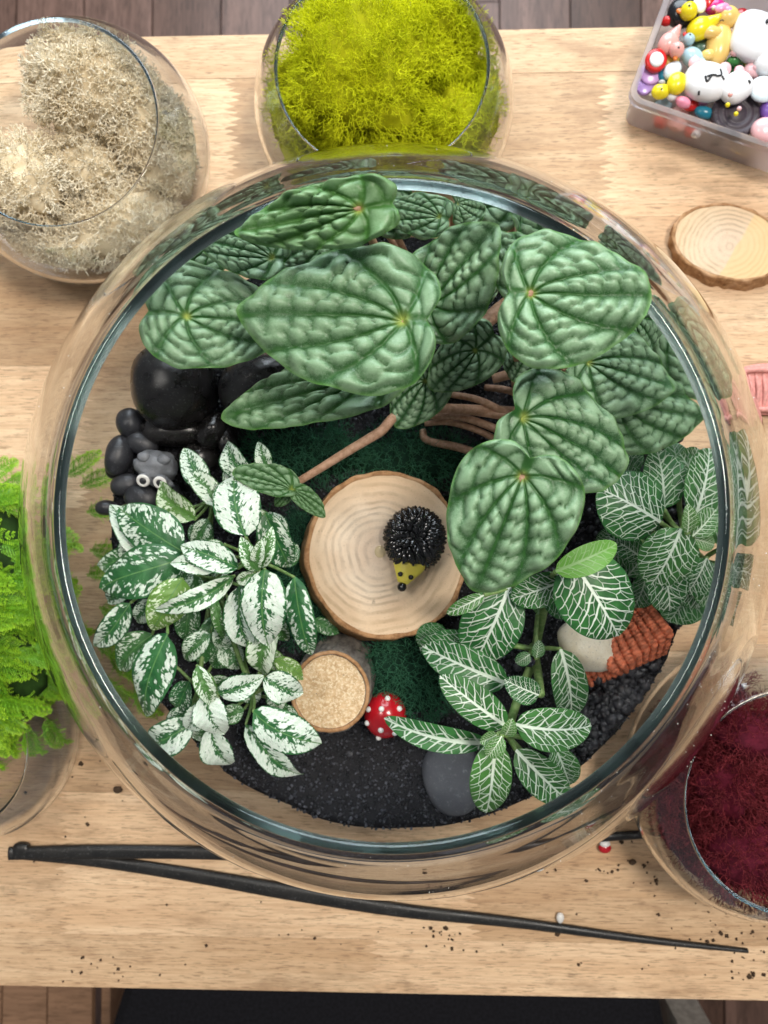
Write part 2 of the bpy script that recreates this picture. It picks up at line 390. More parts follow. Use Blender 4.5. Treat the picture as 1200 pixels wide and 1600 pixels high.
m = Mat('dark_substrate'); co = m.coord(); M_soil = m.pbr(m.mix(m.noise(co, 400., 4.), (.006, .006, .008), (.022, .022, .026)), .75, .3, m.bump(m.noise(co, 900., 3.), .8, .001))
M_crumb = plain('potting_soil', (.075, .048, .030), .9, .2)
M_tweez = stone_mat('black_coated_steel', (.012, .012, .012), (.020, .019, .018), .42)
def P2(x, y, z=0.): return P(x, y, z)

# ------------------------------------------------------------------ the room below and the table
FZ = -0.75
floor = thing('floor', (0, 0, FZ)); floor['kind'] = 'structure'
sub = mk('subfloor', box((0, 0, FZ - .03), (5, 5, .02)), M_floor, floor, smooth=False)
x = -2.4; i = 0
while x < 2.4:
    wd = .125
    for y0, y1 in ((-2.4, -.62 + .3 * ((i * 37 % 10) / 10)), (-.62 + .3 * ((i * 37 % 10) / 10), .95 + .5 * ((i * 53 % 10) / 10)), (.95 + .5 * ((i * 53 % 10) / 10), 2.4)):
        if abs(x) < 1.05 or True:
            V, F = box((0, 0, FZ - .008), (y1 - y0 - .002, wd - .003, .016 - .0008 * (i % 3)))
            me = mesh_data('floor_board', V - np.array((0, 0, FZ)), F, M_floor, smooth=False)
            o = bpy.data.objects.new('floor_board', me); COL.objects.link(o); o.parent = floor; o.location = (x, (y0 + y1) / 2, 0); o.rotation_euler = (0, 0, math.pi / 2)
    x += wd; i += 1

table = thing('butcher_block_table', (0, 0, FZ), 'pale butcher block wooden table with finger jointed boards under all the bowls', 'table')
ylines = [P(600, y, 0).y for y in (50, 118, 343, 568, 793, 1018, 1243, 1468, 1552)]
def zig(x, y0, y1, ph):
    """finger joint running across a strip at x"""
    n = max(4, int(round(abs(y1 - y0) / .0050))); ys = np.linspace(y0, y1, n * 2 + 1)
    return [(x + (.0075 if (k % 2) else -.0075) * (.6 + .4 * math.sin(k * 2.3 + ph)), yy) for k, yy in enumerate(ys)]
joints = {0: [-.21, .27], 1: [P(945, 200, 0).x, -.14, -.42], 2: [P(330, 400, 0).x - .05, .42], 3: [-.26, .12, .33], 4: [-.38, .06, .42], 5: [-.10, .30], 6: [P(140, 1300, 0).x - .02, .05, .24], 7: [-.33, P(790, 1500, 0).x - .1, .31]}
for k in range(8):
    yt, yb = ylines[k], ylines[k + 1]
    js = sorted(joints[k]); xs = [-.62] + js + [.62]
    for q in range(len(xs) - 1):
        g = .0001
        L = [(xs[q], yb + g), (xs[q], yt - g)] if q == 0 else [(a + g, b) for a, b in zig(xs[q], yb + g, yt - g, k)]
        R = [(xs[q + 1], yb + g), (xs[q + 1], yt - g)] if q == len(xs) - 2 else [(a - g, b) for a, b in zig(xs[q + 1], yb + g, yt - g, k)]
        poly = R + L[::-1]
        V, F = prism(poly, -.038, -.0001 * ((k * 5 + q * 3) % 3))
        c = V.mean(0); c[2] = 0
        me = mesh_data('board', V - c, F, M_board, smooth=False); o = bpy.data.objects.new('board', me); COL.objects.link(o)
        o.parent = table; o.location = Vector(c) - Vector((0, 0, FZ))
ax0, ax1 = ylines[0] - .04, ylines[-1] + .05
for sx, sy in ((-.52, ax0), (.52, ax0), (-.52, ax1), (.52, ax1)):
    mk('leg', box((sx, sy, FZ / 2 - .019), (.07, .07, -FZ - .038)), M_leg, table, smooth=False)
mk('apron', box((0, ax1 + .0, -.07), (.97, .02, .064)), M_leg, table, smooth=False)

# things under and behind the table
M_cloth = plain('black_fabric', (.009, .009, .012), .9, .2, .3, 300., .5)
stool = thing('padded_stool', P(560, 1600, FZ), 'low stool with a wide black padded seat partly under the table front edge', 'stool')
c = P(585, 1660, -.28); hw = .36; hd = .16
pl = [(c.x - hw, c.y - hd), (c.x + hw, c.y - hd), (c.x + hw - .05, c.y + hd * .8), (c.x - hw + .09, c.y + hd * .8)]
mk('seat', prism(pl, -.33, -.28, .012), M_cloth, stool, smooth=False)
for sx in (-.26, .26):
    for sy in (-.11, .09):
        mk('leg', tube([(c.x + sx, c.y + sy, -.33), (c.x + sx * 1.1, c.y + sy * 1.1, FZ)], .016, 10), M_leg, stool)
chair = thing('wooden_crate', P(30, 1600, FZ), 'brown wooden box standing below the left front corner of the table', 'crate')
cc = P(25, 1640, -.45)
for k in range(4):
    mk('plank', box((cc.x - .11 + k * .062, cc.y - .03, -.45), (.06, .30, .012)), M_leg, chair, smooth=False)
for s in (-1, 1):
    mk('side_panel', box((cc.x - .017 + s * .135, cc.y - .03, -.605), (.012, .30, .285)), M_leg, chair, smooth=False)
M_galv = plain('pale_grey_metal', (.30, .28, .25), .45, .5, .2)
q = P(1085, 1575, -.3)
t = mk('trestle_leg', J(box((q.x, q.y - .02, -.41), (.030, .03, .68), rotx(.06)), box((q.x - .018, q.y - .02, -.41), (.010, .034, .68), rotx(.06)), box((q.x, q.y - .02, -.745), (.06, .08, .01))), M_galv, smooth=False)
tag(t, 'pale grey metal trestle leg under the front right of the table', 'trestle leg')
# ------------------------------------------------------------------ glass bowls
def shell(prof_out, th_at, rim=None):
    """closed glass shell from an outer profile (r, z): wall thickness th_at(z), rounded lip"""
    out = spline([(r, 0, z) for r, z in prof_out], 5)[:, [0, 2]]
    d = np.gradient(out, axis=0); nrm = np.column_stack([-d[:, 1], d[:, 0]]); nrm /= np.linalg.norm(nrm, axis=1)[:, None] + 1e-9
    inn = np.array([p + n_ * th_at(p[1]) for p, n_ in zip(out, nrm)])
    inn = inn[inn[:, 0] > .002]
    return out, inn
BC = P(620, 825, 0.08); BC = Vector((-.0093, .0100, 0))
bprof = [(.0005, .0015), (.06, .0012), (.115, .0008), (.142, .004), (.172, .022), (.195, .050), (.2085, .080), (.2160, .108), (.2190, .135), (.2137, .165), (.1980, .197), (.1810, .224), (.1640, .244), (.1545, .2535), (.1505, .2585)]
out, inn = shell(bprof, lambda z: .0042 + .0010 * max(0, (z - .2) / .06) if z > .02 else .0055)
def round_lip(out, inn, n=14):
    """fire-polished edge: a half circle from the outer to the inner wall"""
    c = (out[-1] + inn[-1]) / 2; h = out[-1] - c; t = out[-1] - out[-2]; t = t - h * (t @ h) / (h @ h); t *= np.linalg.norm(h) / np.linalg.norm(t)
    return np.array([c + h * math.cos(a) + t * math.sin(a) for a in np.linspace(.12, math.pi - .12, n)])
lip = round_lip(out, inn); bowl_out = out
prof = np.concatenate([[(0.0, out[0][1])], out, lip, inn[::-1], [(0.0, inn[0][1])]])
bowl = mk('glass_bowl', lathe(prof, (BC.x, BC.y, 0), 200), M_glass, origin=(BC.x, BC.y, 0))
tag(bowl, 'big round open glass bowl holding the whole miniature garden in the middle', 'glass bowl')

sprof = [(.0005, .0012), (.03, .001), (.052, .0008), (.062, .004), (.078, .016), (.089, .032), (.0938, .05), (.0915, .066), (.0842, .081), (.0765, .091), (.0722, .0965)]
def small_bowl(cx, cy, label, k=1.0, lipw=.0021):
    out, inn = shell([(r * k, z * k) for r, z in sprof], lambda z: .0026)
    lip = round_lip(out, inn, 10)
    prof = np.concatenate([[(0.0, out[0][1])], out, lip, inn[::-1], [(0.0, inn[0][1])]])
    return tag(mk('glass_bowl', lathe(prof, (cx, cy, 0), 128), M_glass2, origin=(cx, cy, 0)), label, 'glass bowl', 'small glass bowls of moss around the big bowl')
WB = P(80, 187, .1); GB = P(596, 98, .1); RB = P(1250, 1257, .1); JB = P(-100, 1175, .1)
small_bowl(WB.x, WB.y, 'small glass bowl filled with cream reindeer moss at the upper left')
small_bowl(GB.x, GB.y, 'small glass bowl filled with chartreuse moss behind the big bowl')
small_bowl(RB.x, RB.y, 'small glass bowl filled with burgundy moss at the lower right')
jb = small_bowl(JB.x - .006, JB.y - .006, 'empty looking glass bowl just showing its edge under the bright green plant', .78)

# ------------------------------------------------------------------ moss
def sprig_proto(seed, levels=4, L0=.0042, r0=.00052, spread=.62):
    g = np.random.default_rng(seed); segs = []
    def grow(p, d, l, r, k):
        q = p + d * l; segs.append((p, q, r))
        if k == 0: return
        a = g.uniform(0, 2 * math.pi); s = np.cross(d, (0.31, .77, .55)); s /= np.linalg.norm(s); t = np.cross(d, s)
        for j in (0, 1) if k > 1 or True else (0,):
            an = a + j * math.pi + g.uniform(-.4, .4); sp = spread * g.uniform(.7, 1.35)
            nd = d * math.cos(sp) + (s * math.cos(an) + t * math.sin(an)) * math.sin(sp)
            nd = nd + np.array((0, 0, .12)); nd /= np.linalg.norm(nd)
            grow(q, nd, l * g.uniform(.66, .95), r * .86, k - 1)
    grow(np.zeros(3), np.array((0, 0, 1.)), L0, r0, levels)
    Vs = []; Fs = []
    for i, (p, q, r) in enumerate(segs):
        d = q - p; d /= np.linalg.norm(d); s = np.cross(d, (.2, .5, .84)); s /= np.linalg.norm(s); t = np.cross(d, s)
        for e, rr in ((p, r), (q, r * .85)):
            for a in (0, 2.094, 4.189): Vs.append(e + (s * math.cos(a) + t * math.sin(a)) * rr)
        b = i * 6
        for a, c in ((0, 1), (1, 2), (2, 0)): Fs.append([b + a, b + c, b + 3 + c, b + 3 + a])
    return np.array(Vs), np.array(Fs)
SPR = [sprig_proto(s, 4, .0036, .00062) for s in range(7)]
SPR_G = [sprig_proto(40 + s, 3, .0052, .00034, .6) for s in range(7)]
SPR_F = [sprig_proto(20 + s, 4, .0046, .00034, .55) for s in range(7)]
def sprigs_on(pts, nrms, protos, size, g):
    Vs = []; Fs = []; n = 0
    for k, (Vp, Fp) in enumerate(protos):
        idx = np.arange(k, len(pts), len(protos))
        if not len(idx): continue
        N = nrms[idx] + g.normal(0, .28, (len(idx), 3)); N /= np.linalg.norm(N, axis=1)[:, None]
        A = np.cross(N, g.normal(0, 1, (len(idx), 3))); A /= np.linalg.norm(A, axis=1)[:, None]; B = np.cross(N, A)
        sc = size * g.uniform(.75, 1.25, len(idx))
        W = (Vp[None, :, 0:1] * A[:, None] + Vp[None, :, 1:2] * B[:, None] + Vp[None, :, 2:3] * N[:, None]) * sc[:, None, None] + pts[idx][:, None]
        Vs.append(W.reshape(-1, 3)); off = n + np.arange(len(idx))[:, None, None] * len(Vp)
        Fs.append((Fp[None] + off).reshape(-1, 4)); n += len(idx) * len(Vp)
    return np.concatenate(Vs), np.concatenate(Fs)
def moss_clump(px, py, z, rpx, rpy, rz, mat, core, label, group, size=1.0, dens=1.0, seed=0, fine=False, limit=None, rot=0., parent=None, nz=.20):
    g = np.random.default_rng(100 + seed); c = P(px, py, z); s = pxm(z)
    r = np.array([rpx * s, rpy * s, rz]); R = rotz(rot)
    V, F = ball((0, 0, 0), 1.0, None, 34, 52)
    U = V / np.linalg.norm(V, axis=1)[:, None]
    def disp(U): return 1 + nz * vnoise(U * 2.1 + seed * 5.7 + 9, seed) + nz * .55 * vnoise(U * 5.2 + seed, seed + 3)
    def place(U, k=1.): return (U * disp(U)[:, None] * r * k) @ R.T + np.array(c)
    Vc = place(U, .85)
    area_ = 2 * math.pi * (((r[0] * r[1]) ** 1.6 + (r[0] * r[2]) ** 1.6 + (r[1] * r[2]) ** 1.6) / 3) ** (1 / 1.6)
    n = int(area_ / (.0048 * size) ** 2 * dens)
    Q = g.normal(0, 1, (n * 3, 3)); Q /= np.linalg.norm(Q, axis=1)[:, None]
    Q = Q[Q[:, 2] > -.25]
    # even out over the ellipsoid
    wgt = np.sqrt((Q[:, 0] / r[0]) ** 2 + (Q[:, 1] / r[1]) ** 2 + (Q[:, 2] / r[2]) ** 2); wgt /= wgt.max()
    Q = Q[g.uniform(0, 1, len(Q)) < wgt][:n]
    pts = place(Q, .86); nr = (Q / r) @ R.T; nr /= np.linalg.norm(nr, axis=1)[:, None]
    if limit is not None:
        def inside(p, e): 
            rr = np.hypot(p[:, 0] - limit[0], p[:, 1] - limit[1])
            lim = np.interp(p[:, 2], [0, .016, .032, .05, .066, .081, .1, .2], [.052, .070, .083, .088, .085, .077, .066, .062]); return rr, lim - e
        rr, lm = inside(Vc, .004); k = np.minimum(1, lm / np.maximum(rr, 1e-6)); Vc[:, 0] = limit[0] + (Vc[:, 0] - limit[0]) * k; Vc[:, 1] = limit[1] + (Vc[:, 1] - limit[1]) * k
        Vc[:, 2] = np.maximum(Vc[:, 2], .006)
        rr, lm = inside(pts, .006); ok = (rr < lm * 1.12) & (pts[:, 2] > .008); pts, nr = pts[ok], nr[ok]
        rr, lm = inside(pts, .006); k = np.minimum(1, lm / np.maximum(rr, 1e-6)); pts[:, 0] = limit[0] + (pts[:, 0] - limit[0]) * k; pts[:, 1] = limit[1] + (pts[:, 1] - limit[1]) * k
        near = (rr > lm - .006); nr[near] = nr[near] * .5 + np.column_stack([limit[0] - pts[near, 0], limit[1] - pts[near, 1], np.full(near.sum(), .05)]) * 6; nr /= np.linalg.norm(nr, axis=1)[:, None]
    Vs, Fs = sprigs_on(pts, nr, (SPR_G if parent is None and mat is M_dkmoss else SPR_F) if fine else SPR, size, g)
    Vall = np.concatenate([Vc, Vs]); Fall = np.concatenate([F, Fs + len(Vc)])
    o0 = ORG[parent.name] if parent else Vector((c.x, c.y, max(0, z - rz)))
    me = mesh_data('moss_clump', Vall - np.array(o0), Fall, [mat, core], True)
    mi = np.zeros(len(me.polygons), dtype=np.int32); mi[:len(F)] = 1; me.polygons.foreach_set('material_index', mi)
    o = bpy.data.objects.new('moss_clump', me); COL.objects.link(o); ORG[o.name] = o0
    if parent: o.parent = parent
    else: o.location = o0; tag(o, label, 'moss', group)
    return o
gw = 'cream reindeer moss clumps in the upper left bowl'; W_ = (WB.x, WB.y)
for i, (px, py, z, rx, ry, rz, lb) in enumerate([
    (136, 133, .062, 98, 92, .026, 'largest cream moss clump, reaching up to the rim of the upper left bowl'),
    (38, 285, .062, 62, 62, .022, 'cream moss clump in the lower left of its bowl opening, tinged yellow'),
    (143, 262, .048, 52, 48, .020, 'small round cream moss clump below the largest one'),
    (212, 195, .050, 52, 66, .022, 'cream moss clump behind the right side of the rim of the upper left bowl'),
    (268, 235, .036, 72, 92, .020, 'greenish cream moss clump pressed against the right wall of the upper left bowl'),
    (190, 345, .036, 95, 66, .019, 'cream moss clump at the foot of the upper left bowl nearest the big bowl'),
    (70, 395, .034, 98, 58, .019, 'brownish cream moss clump along the lower left wall of the upper left bowl'),
    (128, 305, .022, 95, 80, .016, 'lowest cream moss clump lying in the middle of the upper left bowl')]):
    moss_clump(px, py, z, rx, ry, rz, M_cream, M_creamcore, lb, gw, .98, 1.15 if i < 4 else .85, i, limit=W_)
gg = 'chartreuse moss clumps in the upper middle bowl'; G_ = (GB.x, GB.y)
for i, (px, py, z, rx, ry, rz, lb) in enumerate([
    (565, 108, .068, 138, 122, .030, 'large domed chartreuse moss clump filling the opening of its bowl'),
    (688, 60, .060, 78, 82, .028, 'chartreuse moss clump at the upper right of the bowl opening'),
    (712, 190, .056, 56, 62, .024, 'chartreuse moss clump in the lower right of the bowl opening beside a dark gap'),
    (752, 170, .036, 56, 88, .020, 'chartreuse moss clump against the right wall of its bowl'),
    (445, 190, .034, 56, 78, .020, 'chartreuse moss clump against the left wall of its bowl'),
    (600, 200, .024, 150, 90, .018, 'lowest chartreuse moss clump beneath the domed one')]):
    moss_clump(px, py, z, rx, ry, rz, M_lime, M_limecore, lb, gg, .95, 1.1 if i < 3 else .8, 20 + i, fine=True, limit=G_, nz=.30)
gr = 'burgundy moss clumps in the lower right bowl'; R_ = (RB.x, RB.y)
for i, (px, py, z, rx, ry, rz, lb) in enumerate([
    (1175, 1150, .060, 62, 44, .022, 'burgundy moss clump at the top of the bowl opening in the lower right'),
    (1135, 1225, .058, 52, 58, .020, 'bright burgundy moss clump at the left of the bowl opening in the lower right'),
    (1165, 1330, .058, 66, 62, .022, 'burgundy moss clump at the bottom of the bowl opening in the lower right'),
    (1235, 1240, .046, 60, 72, .020, 'dark burgundy moss clump in the shaded middle of its bowl'),
    (1055, 1205, .036, 52, 88, .019, 'burgundy moss clump against the left wall of its bowl'),
    (1085, 1310, .034, 66, 62, .018, 'dull burgundy moss clump at the lower left foot of its bowl'),
    (1190, 1240, .022, 150, 150, .016, 'lowest burgundy moss clump spread over the floor of its bowl'),
    (1110, 1100, .036, 62, 52, .018, 'burgundy moss clump at the back of its bowl beside the big bowl')]):
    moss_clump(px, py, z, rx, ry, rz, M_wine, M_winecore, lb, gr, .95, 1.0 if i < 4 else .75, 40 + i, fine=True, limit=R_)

# ------------------------------------------------------------------ substrate in the big bowl
_o = np.argsort(inn[:, 1]); inn_z = inn[_o, 1]; inn_r = inn[_o, 0]
def inner_r(z): return np.interp(z, inn_z, inn_r) - .0008
def press(V, top=.2605):
    """foliage that reaches the wall lies flat against the inside of the glass"""
    V = np.array(V); d = V[:, :2] - np.array([BC.x, BC.y]); r = np.hypot(d[:, 0], d[:, 1]); lim = inner_r(V[:, 2]) - .0012
    k = np.where((V[:, 2] < top) & (r > lim), lim / np.maximum(r, 1e-6), 1.0); V[:, :2] = np.array([BC.x, BC.y]) + d * k[:, None]; return V
SZ = .080
def sand_h(x, y):
    r = np.hypot(x - BC.x, y - BC.y)
    q = np.column_stack([x * 14, y * 14, np.zeros_like(x)])
    h = SZ + .004 * vnoise(q, 5) + .002 * vnoise(q * 3, 6)
    return h + (.010 * np.clip(-(y - BC.y) / .2, -.8, 1) - .003) * np.clip((r - .10) / .1, 0, 1) + .008 * np.clip(1 - r / .15, 0, 1)
na, nr_ = 160, 46
an = np.linspace(0, 2 * math.pi, na, endpoint=False)
Rg = np.linspace(.001, 1, nr_); A2, R2 = np.meshgrid(an, Rg)
edge = .1985 - .0030 * np.clip(-np.cos(an), 0, 1) + .0064 * np.clip(-np.sin(an) * 1.25, 0, 1) + .0020 * vnoise(np.column_stack([np.cos(an) * 9, np.sin(an) * 9, an * 0]), 8) + .0012 * vnoise(np.column_stack([np.cos(an) * 30, np.sin(an) * 30, an * 0]), 9)
edge = np.minimum(edge, inner_r(.083) - .0004); X = BC.x + np.cos(A2) * R2 * edge[None]; Y = BC.y + np.sin(A2) * R2 * edge[None]
Z = sand_h(X.ravel(), Y.ravel()).reshape(X.shape)
top = np.stack([X, Y, Z], -1)
low = []
for zz in (.055, .03, .012, .0075):
    k = min(1, (inner_r(zz) - .001) / .1985)
    low.append(np.stack([BC.x + np.cos(an) * edge * k * (.985), BC.y + np.sin(an) * edge * k * (.985), np.full(na, zz)], -1))
low.append(np.stack([BC.x + np.cos(an) * .002, BC.y + np.sin(an) * .002, np.full(na, .0072)], -1))
VV = np.concatenate([top, np.array(low)]).reshape(-1, 3)
soil = mk('substrate', (VV, grid_faces(nr_ + 5, na, True)), M_soil, origin=(BC.x, BC.y, .0072)); tag(soil, 'black planting soil layer filling the lower part of the big bowl', 'soil', kind='stuff')
octV = np.array([(1, 0, 0), (-1, 0, 0), (0, 1, 0), (0, -1, 0), (0, 0, 1), (0, 0, -1.)]); octF = np.array([(0, 2, 4), (2, 1, 4), (1, 3, 4), (3, 0, 4), (2, 0, 5), (1, 2, 5), (3, 1, 5), (0, 3, 5)])
cubV = np.array([[x, y, z] for x in (-.62, .62) for y in (-.55, .6) for z in (-.5, .55)]) + rng.normal(0, .09, (8, 3)); cubF = np.array([[0, 1, 3, 2], [4, 6, 7, 5], [0, 4, 5, 1], [2, 3, 7, 6], [0, 2, 6, 4], [1, 5, 7, 3]])
def grains(name, pts, sizes, Vp, Fp, mat, label, cat, kind='stuff', smooth=False):
    n = len(pts); g = rng
    A = g.normal(0, 1, (n, 3)); A /= np.linalg.norm(A, axis=1)[:, None]; B = np.cross(A, g.normal(0, 1, (n, 3))); B /= np.linalg.norm(B, axis=1)[:, None]; C = np.cross(A, B)
    asp = g.uniform(.6, 1.2, (n, 3))
    W = (Vp[None, :, 0:1] * A[:, None] * asp[:, None, 0:1] + Vp[None, :, 1:2] * B[:, None] * asp[:, None, 1:2] + Vp[None, :, 2:3] * C[:, None] * asp[:, None, 2:3]) * sizes[:, None, None] + pts[:, None]
    F = (Fp[None] + np.arange(n)[:, None, None] * len(Vp)).reshape(-1, Fp.shape[1])
    o = mk(name, (W.reshape(-1, 3), F), mat, smooth=smooth, attrs={'tone': np.repeat(g.uniform(0, 1, n), len(Vp))}); return tag(o, label, cat, kind=kind)
n = 26000; a = rng.uniform(0, 2 * math.pi, n); r = np.sqrt(rng.uniform(0, 1, n)) * .2045
x = BC.x + np.cos(a) * r; y = BC.y + np.sin(a) * r
pts = np.column_stack([x, y, sand_h(x, y) + rng.uniform(-.0002, .0009, n)]); keep = (r < np.interp(a, an, edge, period=2 * math.pi) + .0006)
grains('black_sand', pts[keep], rng.uniform(.0006, .00145, n)[keep], cubV, cubF, M_sand, 'fine black sand covering the floor of the big bowl', 'sand')
# coarse gravel on the right, around the little house
gx = []; 
for k in range(900):
    px, py = rng.uniform(880, 1085), rng.uniform(640, 1215)
    if rng.uniform() < .75: px, py = rng.normal(965, 48), rng.normal(1090, 52)
    p = P(px, py, SZ)
    if math.hypot(p.x - BC.x, p.y - BC.y) < .1985: gx.append((p.x, p.y))
for k in range(260):
    a_ = rng.uniform(-.95, .9); r_ = rng.uniform(.180, .199); gx.append((BC.x + math.cos(a_) * r_, BC.y + math.sin(a_) * r_))
gx = np.array(gx); V8, F8 = ball((0, 0, 0), 1, None, 5, 6, .5, 1.4, 2)
grains('black_gravel', np.column_stack([gx, sand_h(gx[:, 0], gx[:, 1]) + rng.uniform(.0005, .005, len(gx))]), rng.uniform(.0018, .0042, len(gx)) * np.where(rng.uniform(0, 1, len(gx)) < .12, 1.4, 1.), V8, F8, M_gravel, 'coarse black gravel around the little clay house at the right of the big bowl', 'gravel')

# dust on the glass wall
_d = []
for k in range(240):
    a = rng.normal(-.75, .45) if k % 2 else rng.uniform(-math.pi, math.pi); j = int(rng.integers(len(bowl_out))); r_, z_ = bowl_out[j]
    if z_ < .12: continue
    _d.append((BC.x + math.cos(a) * (r_ + .0001), BC.y + math.sin(a) * (r_ + .0001), z_))
_d = np.array(_d); grains('dust_specks', _d, rng.uniform(.00018, .00045, len(_d)), octV, octF, plain('dust', (.75, .72, .66), .6), 'tiny pale dust specks sticking to the outside of the big bowl', 'dust')
# ------------------------------------------------------------------ stones in the big bowl
def stone(name, px, py, z, rx, ry, rz, rot, mat, label, cat, group=None, seed=0, nz=.07, power=2.2):
    s = pxm(z); c = P(px, py, z)
    V, F = ball((0, 0, 0), (rx * s, ry * s, rz), None, 26, 36, nz, 1.3, seed, power)
    V = V @ rotz(rad(rot)).T + np.array(c)
    return tag(mk(name, (V, F), mat), label, cat, group)
gs = 'black stones at the left of the big bowl'
stone('polished_stone', 272, 603, .105, 66, 70, .030, 20, M_black, 'biggest polished black stone at the upper left inside the big bowl', 'stone', gs, 1)
stone('polished_stone', 416, 600, .106, 74, 50, .026, 12, M_black, 'second large polished black stone half hidden under the biggest crinkled leaf', 'stone', gs, 2)
stone('polished_stone', 275, 672, .090, 54, 26, .016, 0, M_black, 'flat black stone just below the biggest polished stone', 'stone', gs, 3)
stone('polished_stone', 332, 674, .098, 22, 30, .012, -30, M_black, 'narrow black stone leaning between the two large polished stones', 'stone', gs, 4)
stone('polished_stone', 356, 690, .094, 16, 34, .010, 20, M_black, 'thin black stone standing on edge right of the painted figurine', 'stone', gs, 5)
stone('polished_stone', 310, 716, .088, 34, 24, .012, 10, M_black, 'low black stone right of the grey painted figurine', 'stone', gs, 6)
gp = 'charcoal pebbles beside the painted figurine'
for i, (px, py, z, rx, ry, rz, rot, lb) in enumerate([
    (203, 661, .092, 22, 23, .009, 20, 'round charcoal pebble topmost in the pebble pile under the biggest stone'),
    (186, 712, .092, 20, 33, .010, -14, 'tall oval charcoal pebble at the left edge of the pebble pile'),
    (222, 693, .090, 27, 19, .009, -25, 'charcoal pebble directly above the painted figurine'),
    (182, 732, .082, 17, 18, .007, 0, 'small charcoal pebble tucked behind the tall oval one'),
    (196, 757, .088, 24, 17, .008, 15, 'flat charcoal pebble left of the figurine eyes'),
    (224, 779, .090, 30, 21, .009, -8, 'wide charcoal pebble below the figurine eyes'),
    (166, 793, .084, 17, 12, .006, 0, 'smallest charcoal pebble at the lower left tip of the pile'),
    (262, 772, .086, 22, 18, .008, 20, 'charcoal pebble below right of the figurine, partly under leaves'),
    (207, 800, .082, 22, 16, .007, 5, 'charcoal pebble lowest in the pile above the splashed leaves')]):
    stone('pebble', px, py, z, rx, ry, rz, rot, M_slate, lb, 'pebble', gp, 10 + i, .06)
for i, (px, py, lb) in enumerate([(547, 1177, 'small black pebble on the sand below the birch log, upper of three'), (556, 1199, 'small black pebble on the sand below the birch log, middle of three'), (544, 1216, 'small black pebble on the sand below the birch log, lowest of three')]):
    stone('pebble', px, py, .0755, 12, 9, .004, 10 * i, M_gravel, lb, 'pebble', 'small pebbles on the sand', 30 + i)
stone('river_stone', 708, 1213, .083, 47, 58, .014, 8, M_grey, 'flat oval grey stone on the black sand under the net veined plant', 'stone', None, 41, .05, 2.1)
def flat_ball(name, px, py, z, r, mat, label, cat): c = P(px, py, z); s = pxm(z) * r; return tag(mk(name, ball(c, s, None, 18, 24), mat), label, cat)
flat_ball('bead', 827, 1033, .125, 9.5, plain('black_bead', (.012, .014, .022), .25, .5), 'round black bead resting between the stems of the net veined plant', 'bead')

# painted grey figurine with two bulging eyes
c = P(245, 728, .098); s = pxm(.098)
M_clay = stone_mat('painted_grey_clay', (.20, .21, .23), (.12, .13, .145), .45, .8)
M_white = plain('white_paint', (.80, .79, .76), .35, .5, .05)
M_dot = plain('black_paint', (.01, .01, .012), .3, .5)
fig = thing('frog_figurine', (c.x, c.y, .088), 'grey bumpy clay animal figurine with two white ringed bulging eyes on the pebbles', 'figurine')
V, F = ball((0, 0, 0), (33 * s, 24 * s, .012), None, 26, 36, .12, 2.6, 5, 2.3); V = V @ rotz(rad(-8)).T + np.array(c)
mk('body', (V, F), M_clay, fig)
mk('muzzle', ball(P(252, 754, .101), (.0085, .0042, .005), rotz(-.2), 12, 16, .1), M_clay, fig)
for ex, ey in ((226, 749), (252, 752)):
    e = P(ex, ey, .107)
    eye = mk('eye', ball(e, (.0047, .0045, .0042), None, 14, 20), M_clay, fig)
    R_ = rotx(rad(28))
    d = np.array([0, -.35, .94])
    V, F = lathe([(.0019, .0), (.0028, .0009), (.0040, .0007), (.0044, -.0004)], (0, 0, 0), 22)
    mk('eye_ring', (V @ R_.T + np.array(e) + d * .0034, F), M_white, eye)
    mk('pupil', ball(np.array(e) + d * .0032, (.0025, .0025, .0015), R_, 8, 12), M_slate, eye)
for k, (ox, oy) in enumerate(((-.005, .005), (.008, .003))):
    mk('bump', ball((c.x + ox, c.y + oy, .1085), (.0045, .0035, .0025), None, 8, 12, .15, 2, k), M_clay, fig)

# ------------------------------------------------------------------ moss floor of the garden
gm = 'dark green moss on the garden floor'
for i, (px, py, z, rx, ry, rz, lb) in enumerate([
    (480, 705, .086, 105, 45, .011, 'dark green moss patch above left of the large wood slice'),
    (640, 715, .086, 110, 45, .010, 'dark green moss patch behind the top of the large wood slice'),
    (636, 1050, .087, 72, 72, .012, 'dark green moss patch between the birch log and the net veined plant'),
    (470, 900, .080, 60, 120, .008, 'dark green moss patch along the left of the large wood slice'),
    (760, 800, .082, 60, 100, .008, 'dark green moss patch under the hanging crinkled leaf')]):
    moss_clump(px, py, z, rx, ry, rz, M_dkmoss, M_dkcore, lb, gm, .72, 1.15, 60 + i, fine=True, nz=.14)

# ------------------------------------------------------------------ wood slice, log, hedgehog, mushroom, clay house
def outline(c, rx, ry, seed, n=140, nz=.03, rot=0):
    a = np.linspace(0, 2 * math.pi, n, endpoint=False); r = 1 + nz * vnoise(np.column_stack([np.cos(a) * 1.5, np.sin(a) * 1.5, a * 0]), seed) + nz * .35 * vnoise(np.column_stack([np.cos(a) * 7, np.sin(a) * 7, a * 0]), seed + 1)
    x, y = np.cos(a) * rx * r, np.sin(a) * ry * r; cr, sr = math.cos(rot), math.sin(rot)
    return np.column_stack([c[0] + x * cr - y * sr, c[1] + x * sr + y * cr])
def disc_cap(out2, z, c2, nr=24, jit=.0002, seed=1, recess=0.):
    n = len(out2); t = np.linspace(1, .004, nr); P2_ = c2 + (out2 - c2)[None] * t[:, None, None]
    zz = z + jit * vnoise(np.column_stack([P2_.reshape(-1, 2) * 120, np.zeros(n * nr)]), seed)
    V = np.column_stack([P2_.reshape(-1, 2), zz]); return V, grid_faces(nr, n, True)
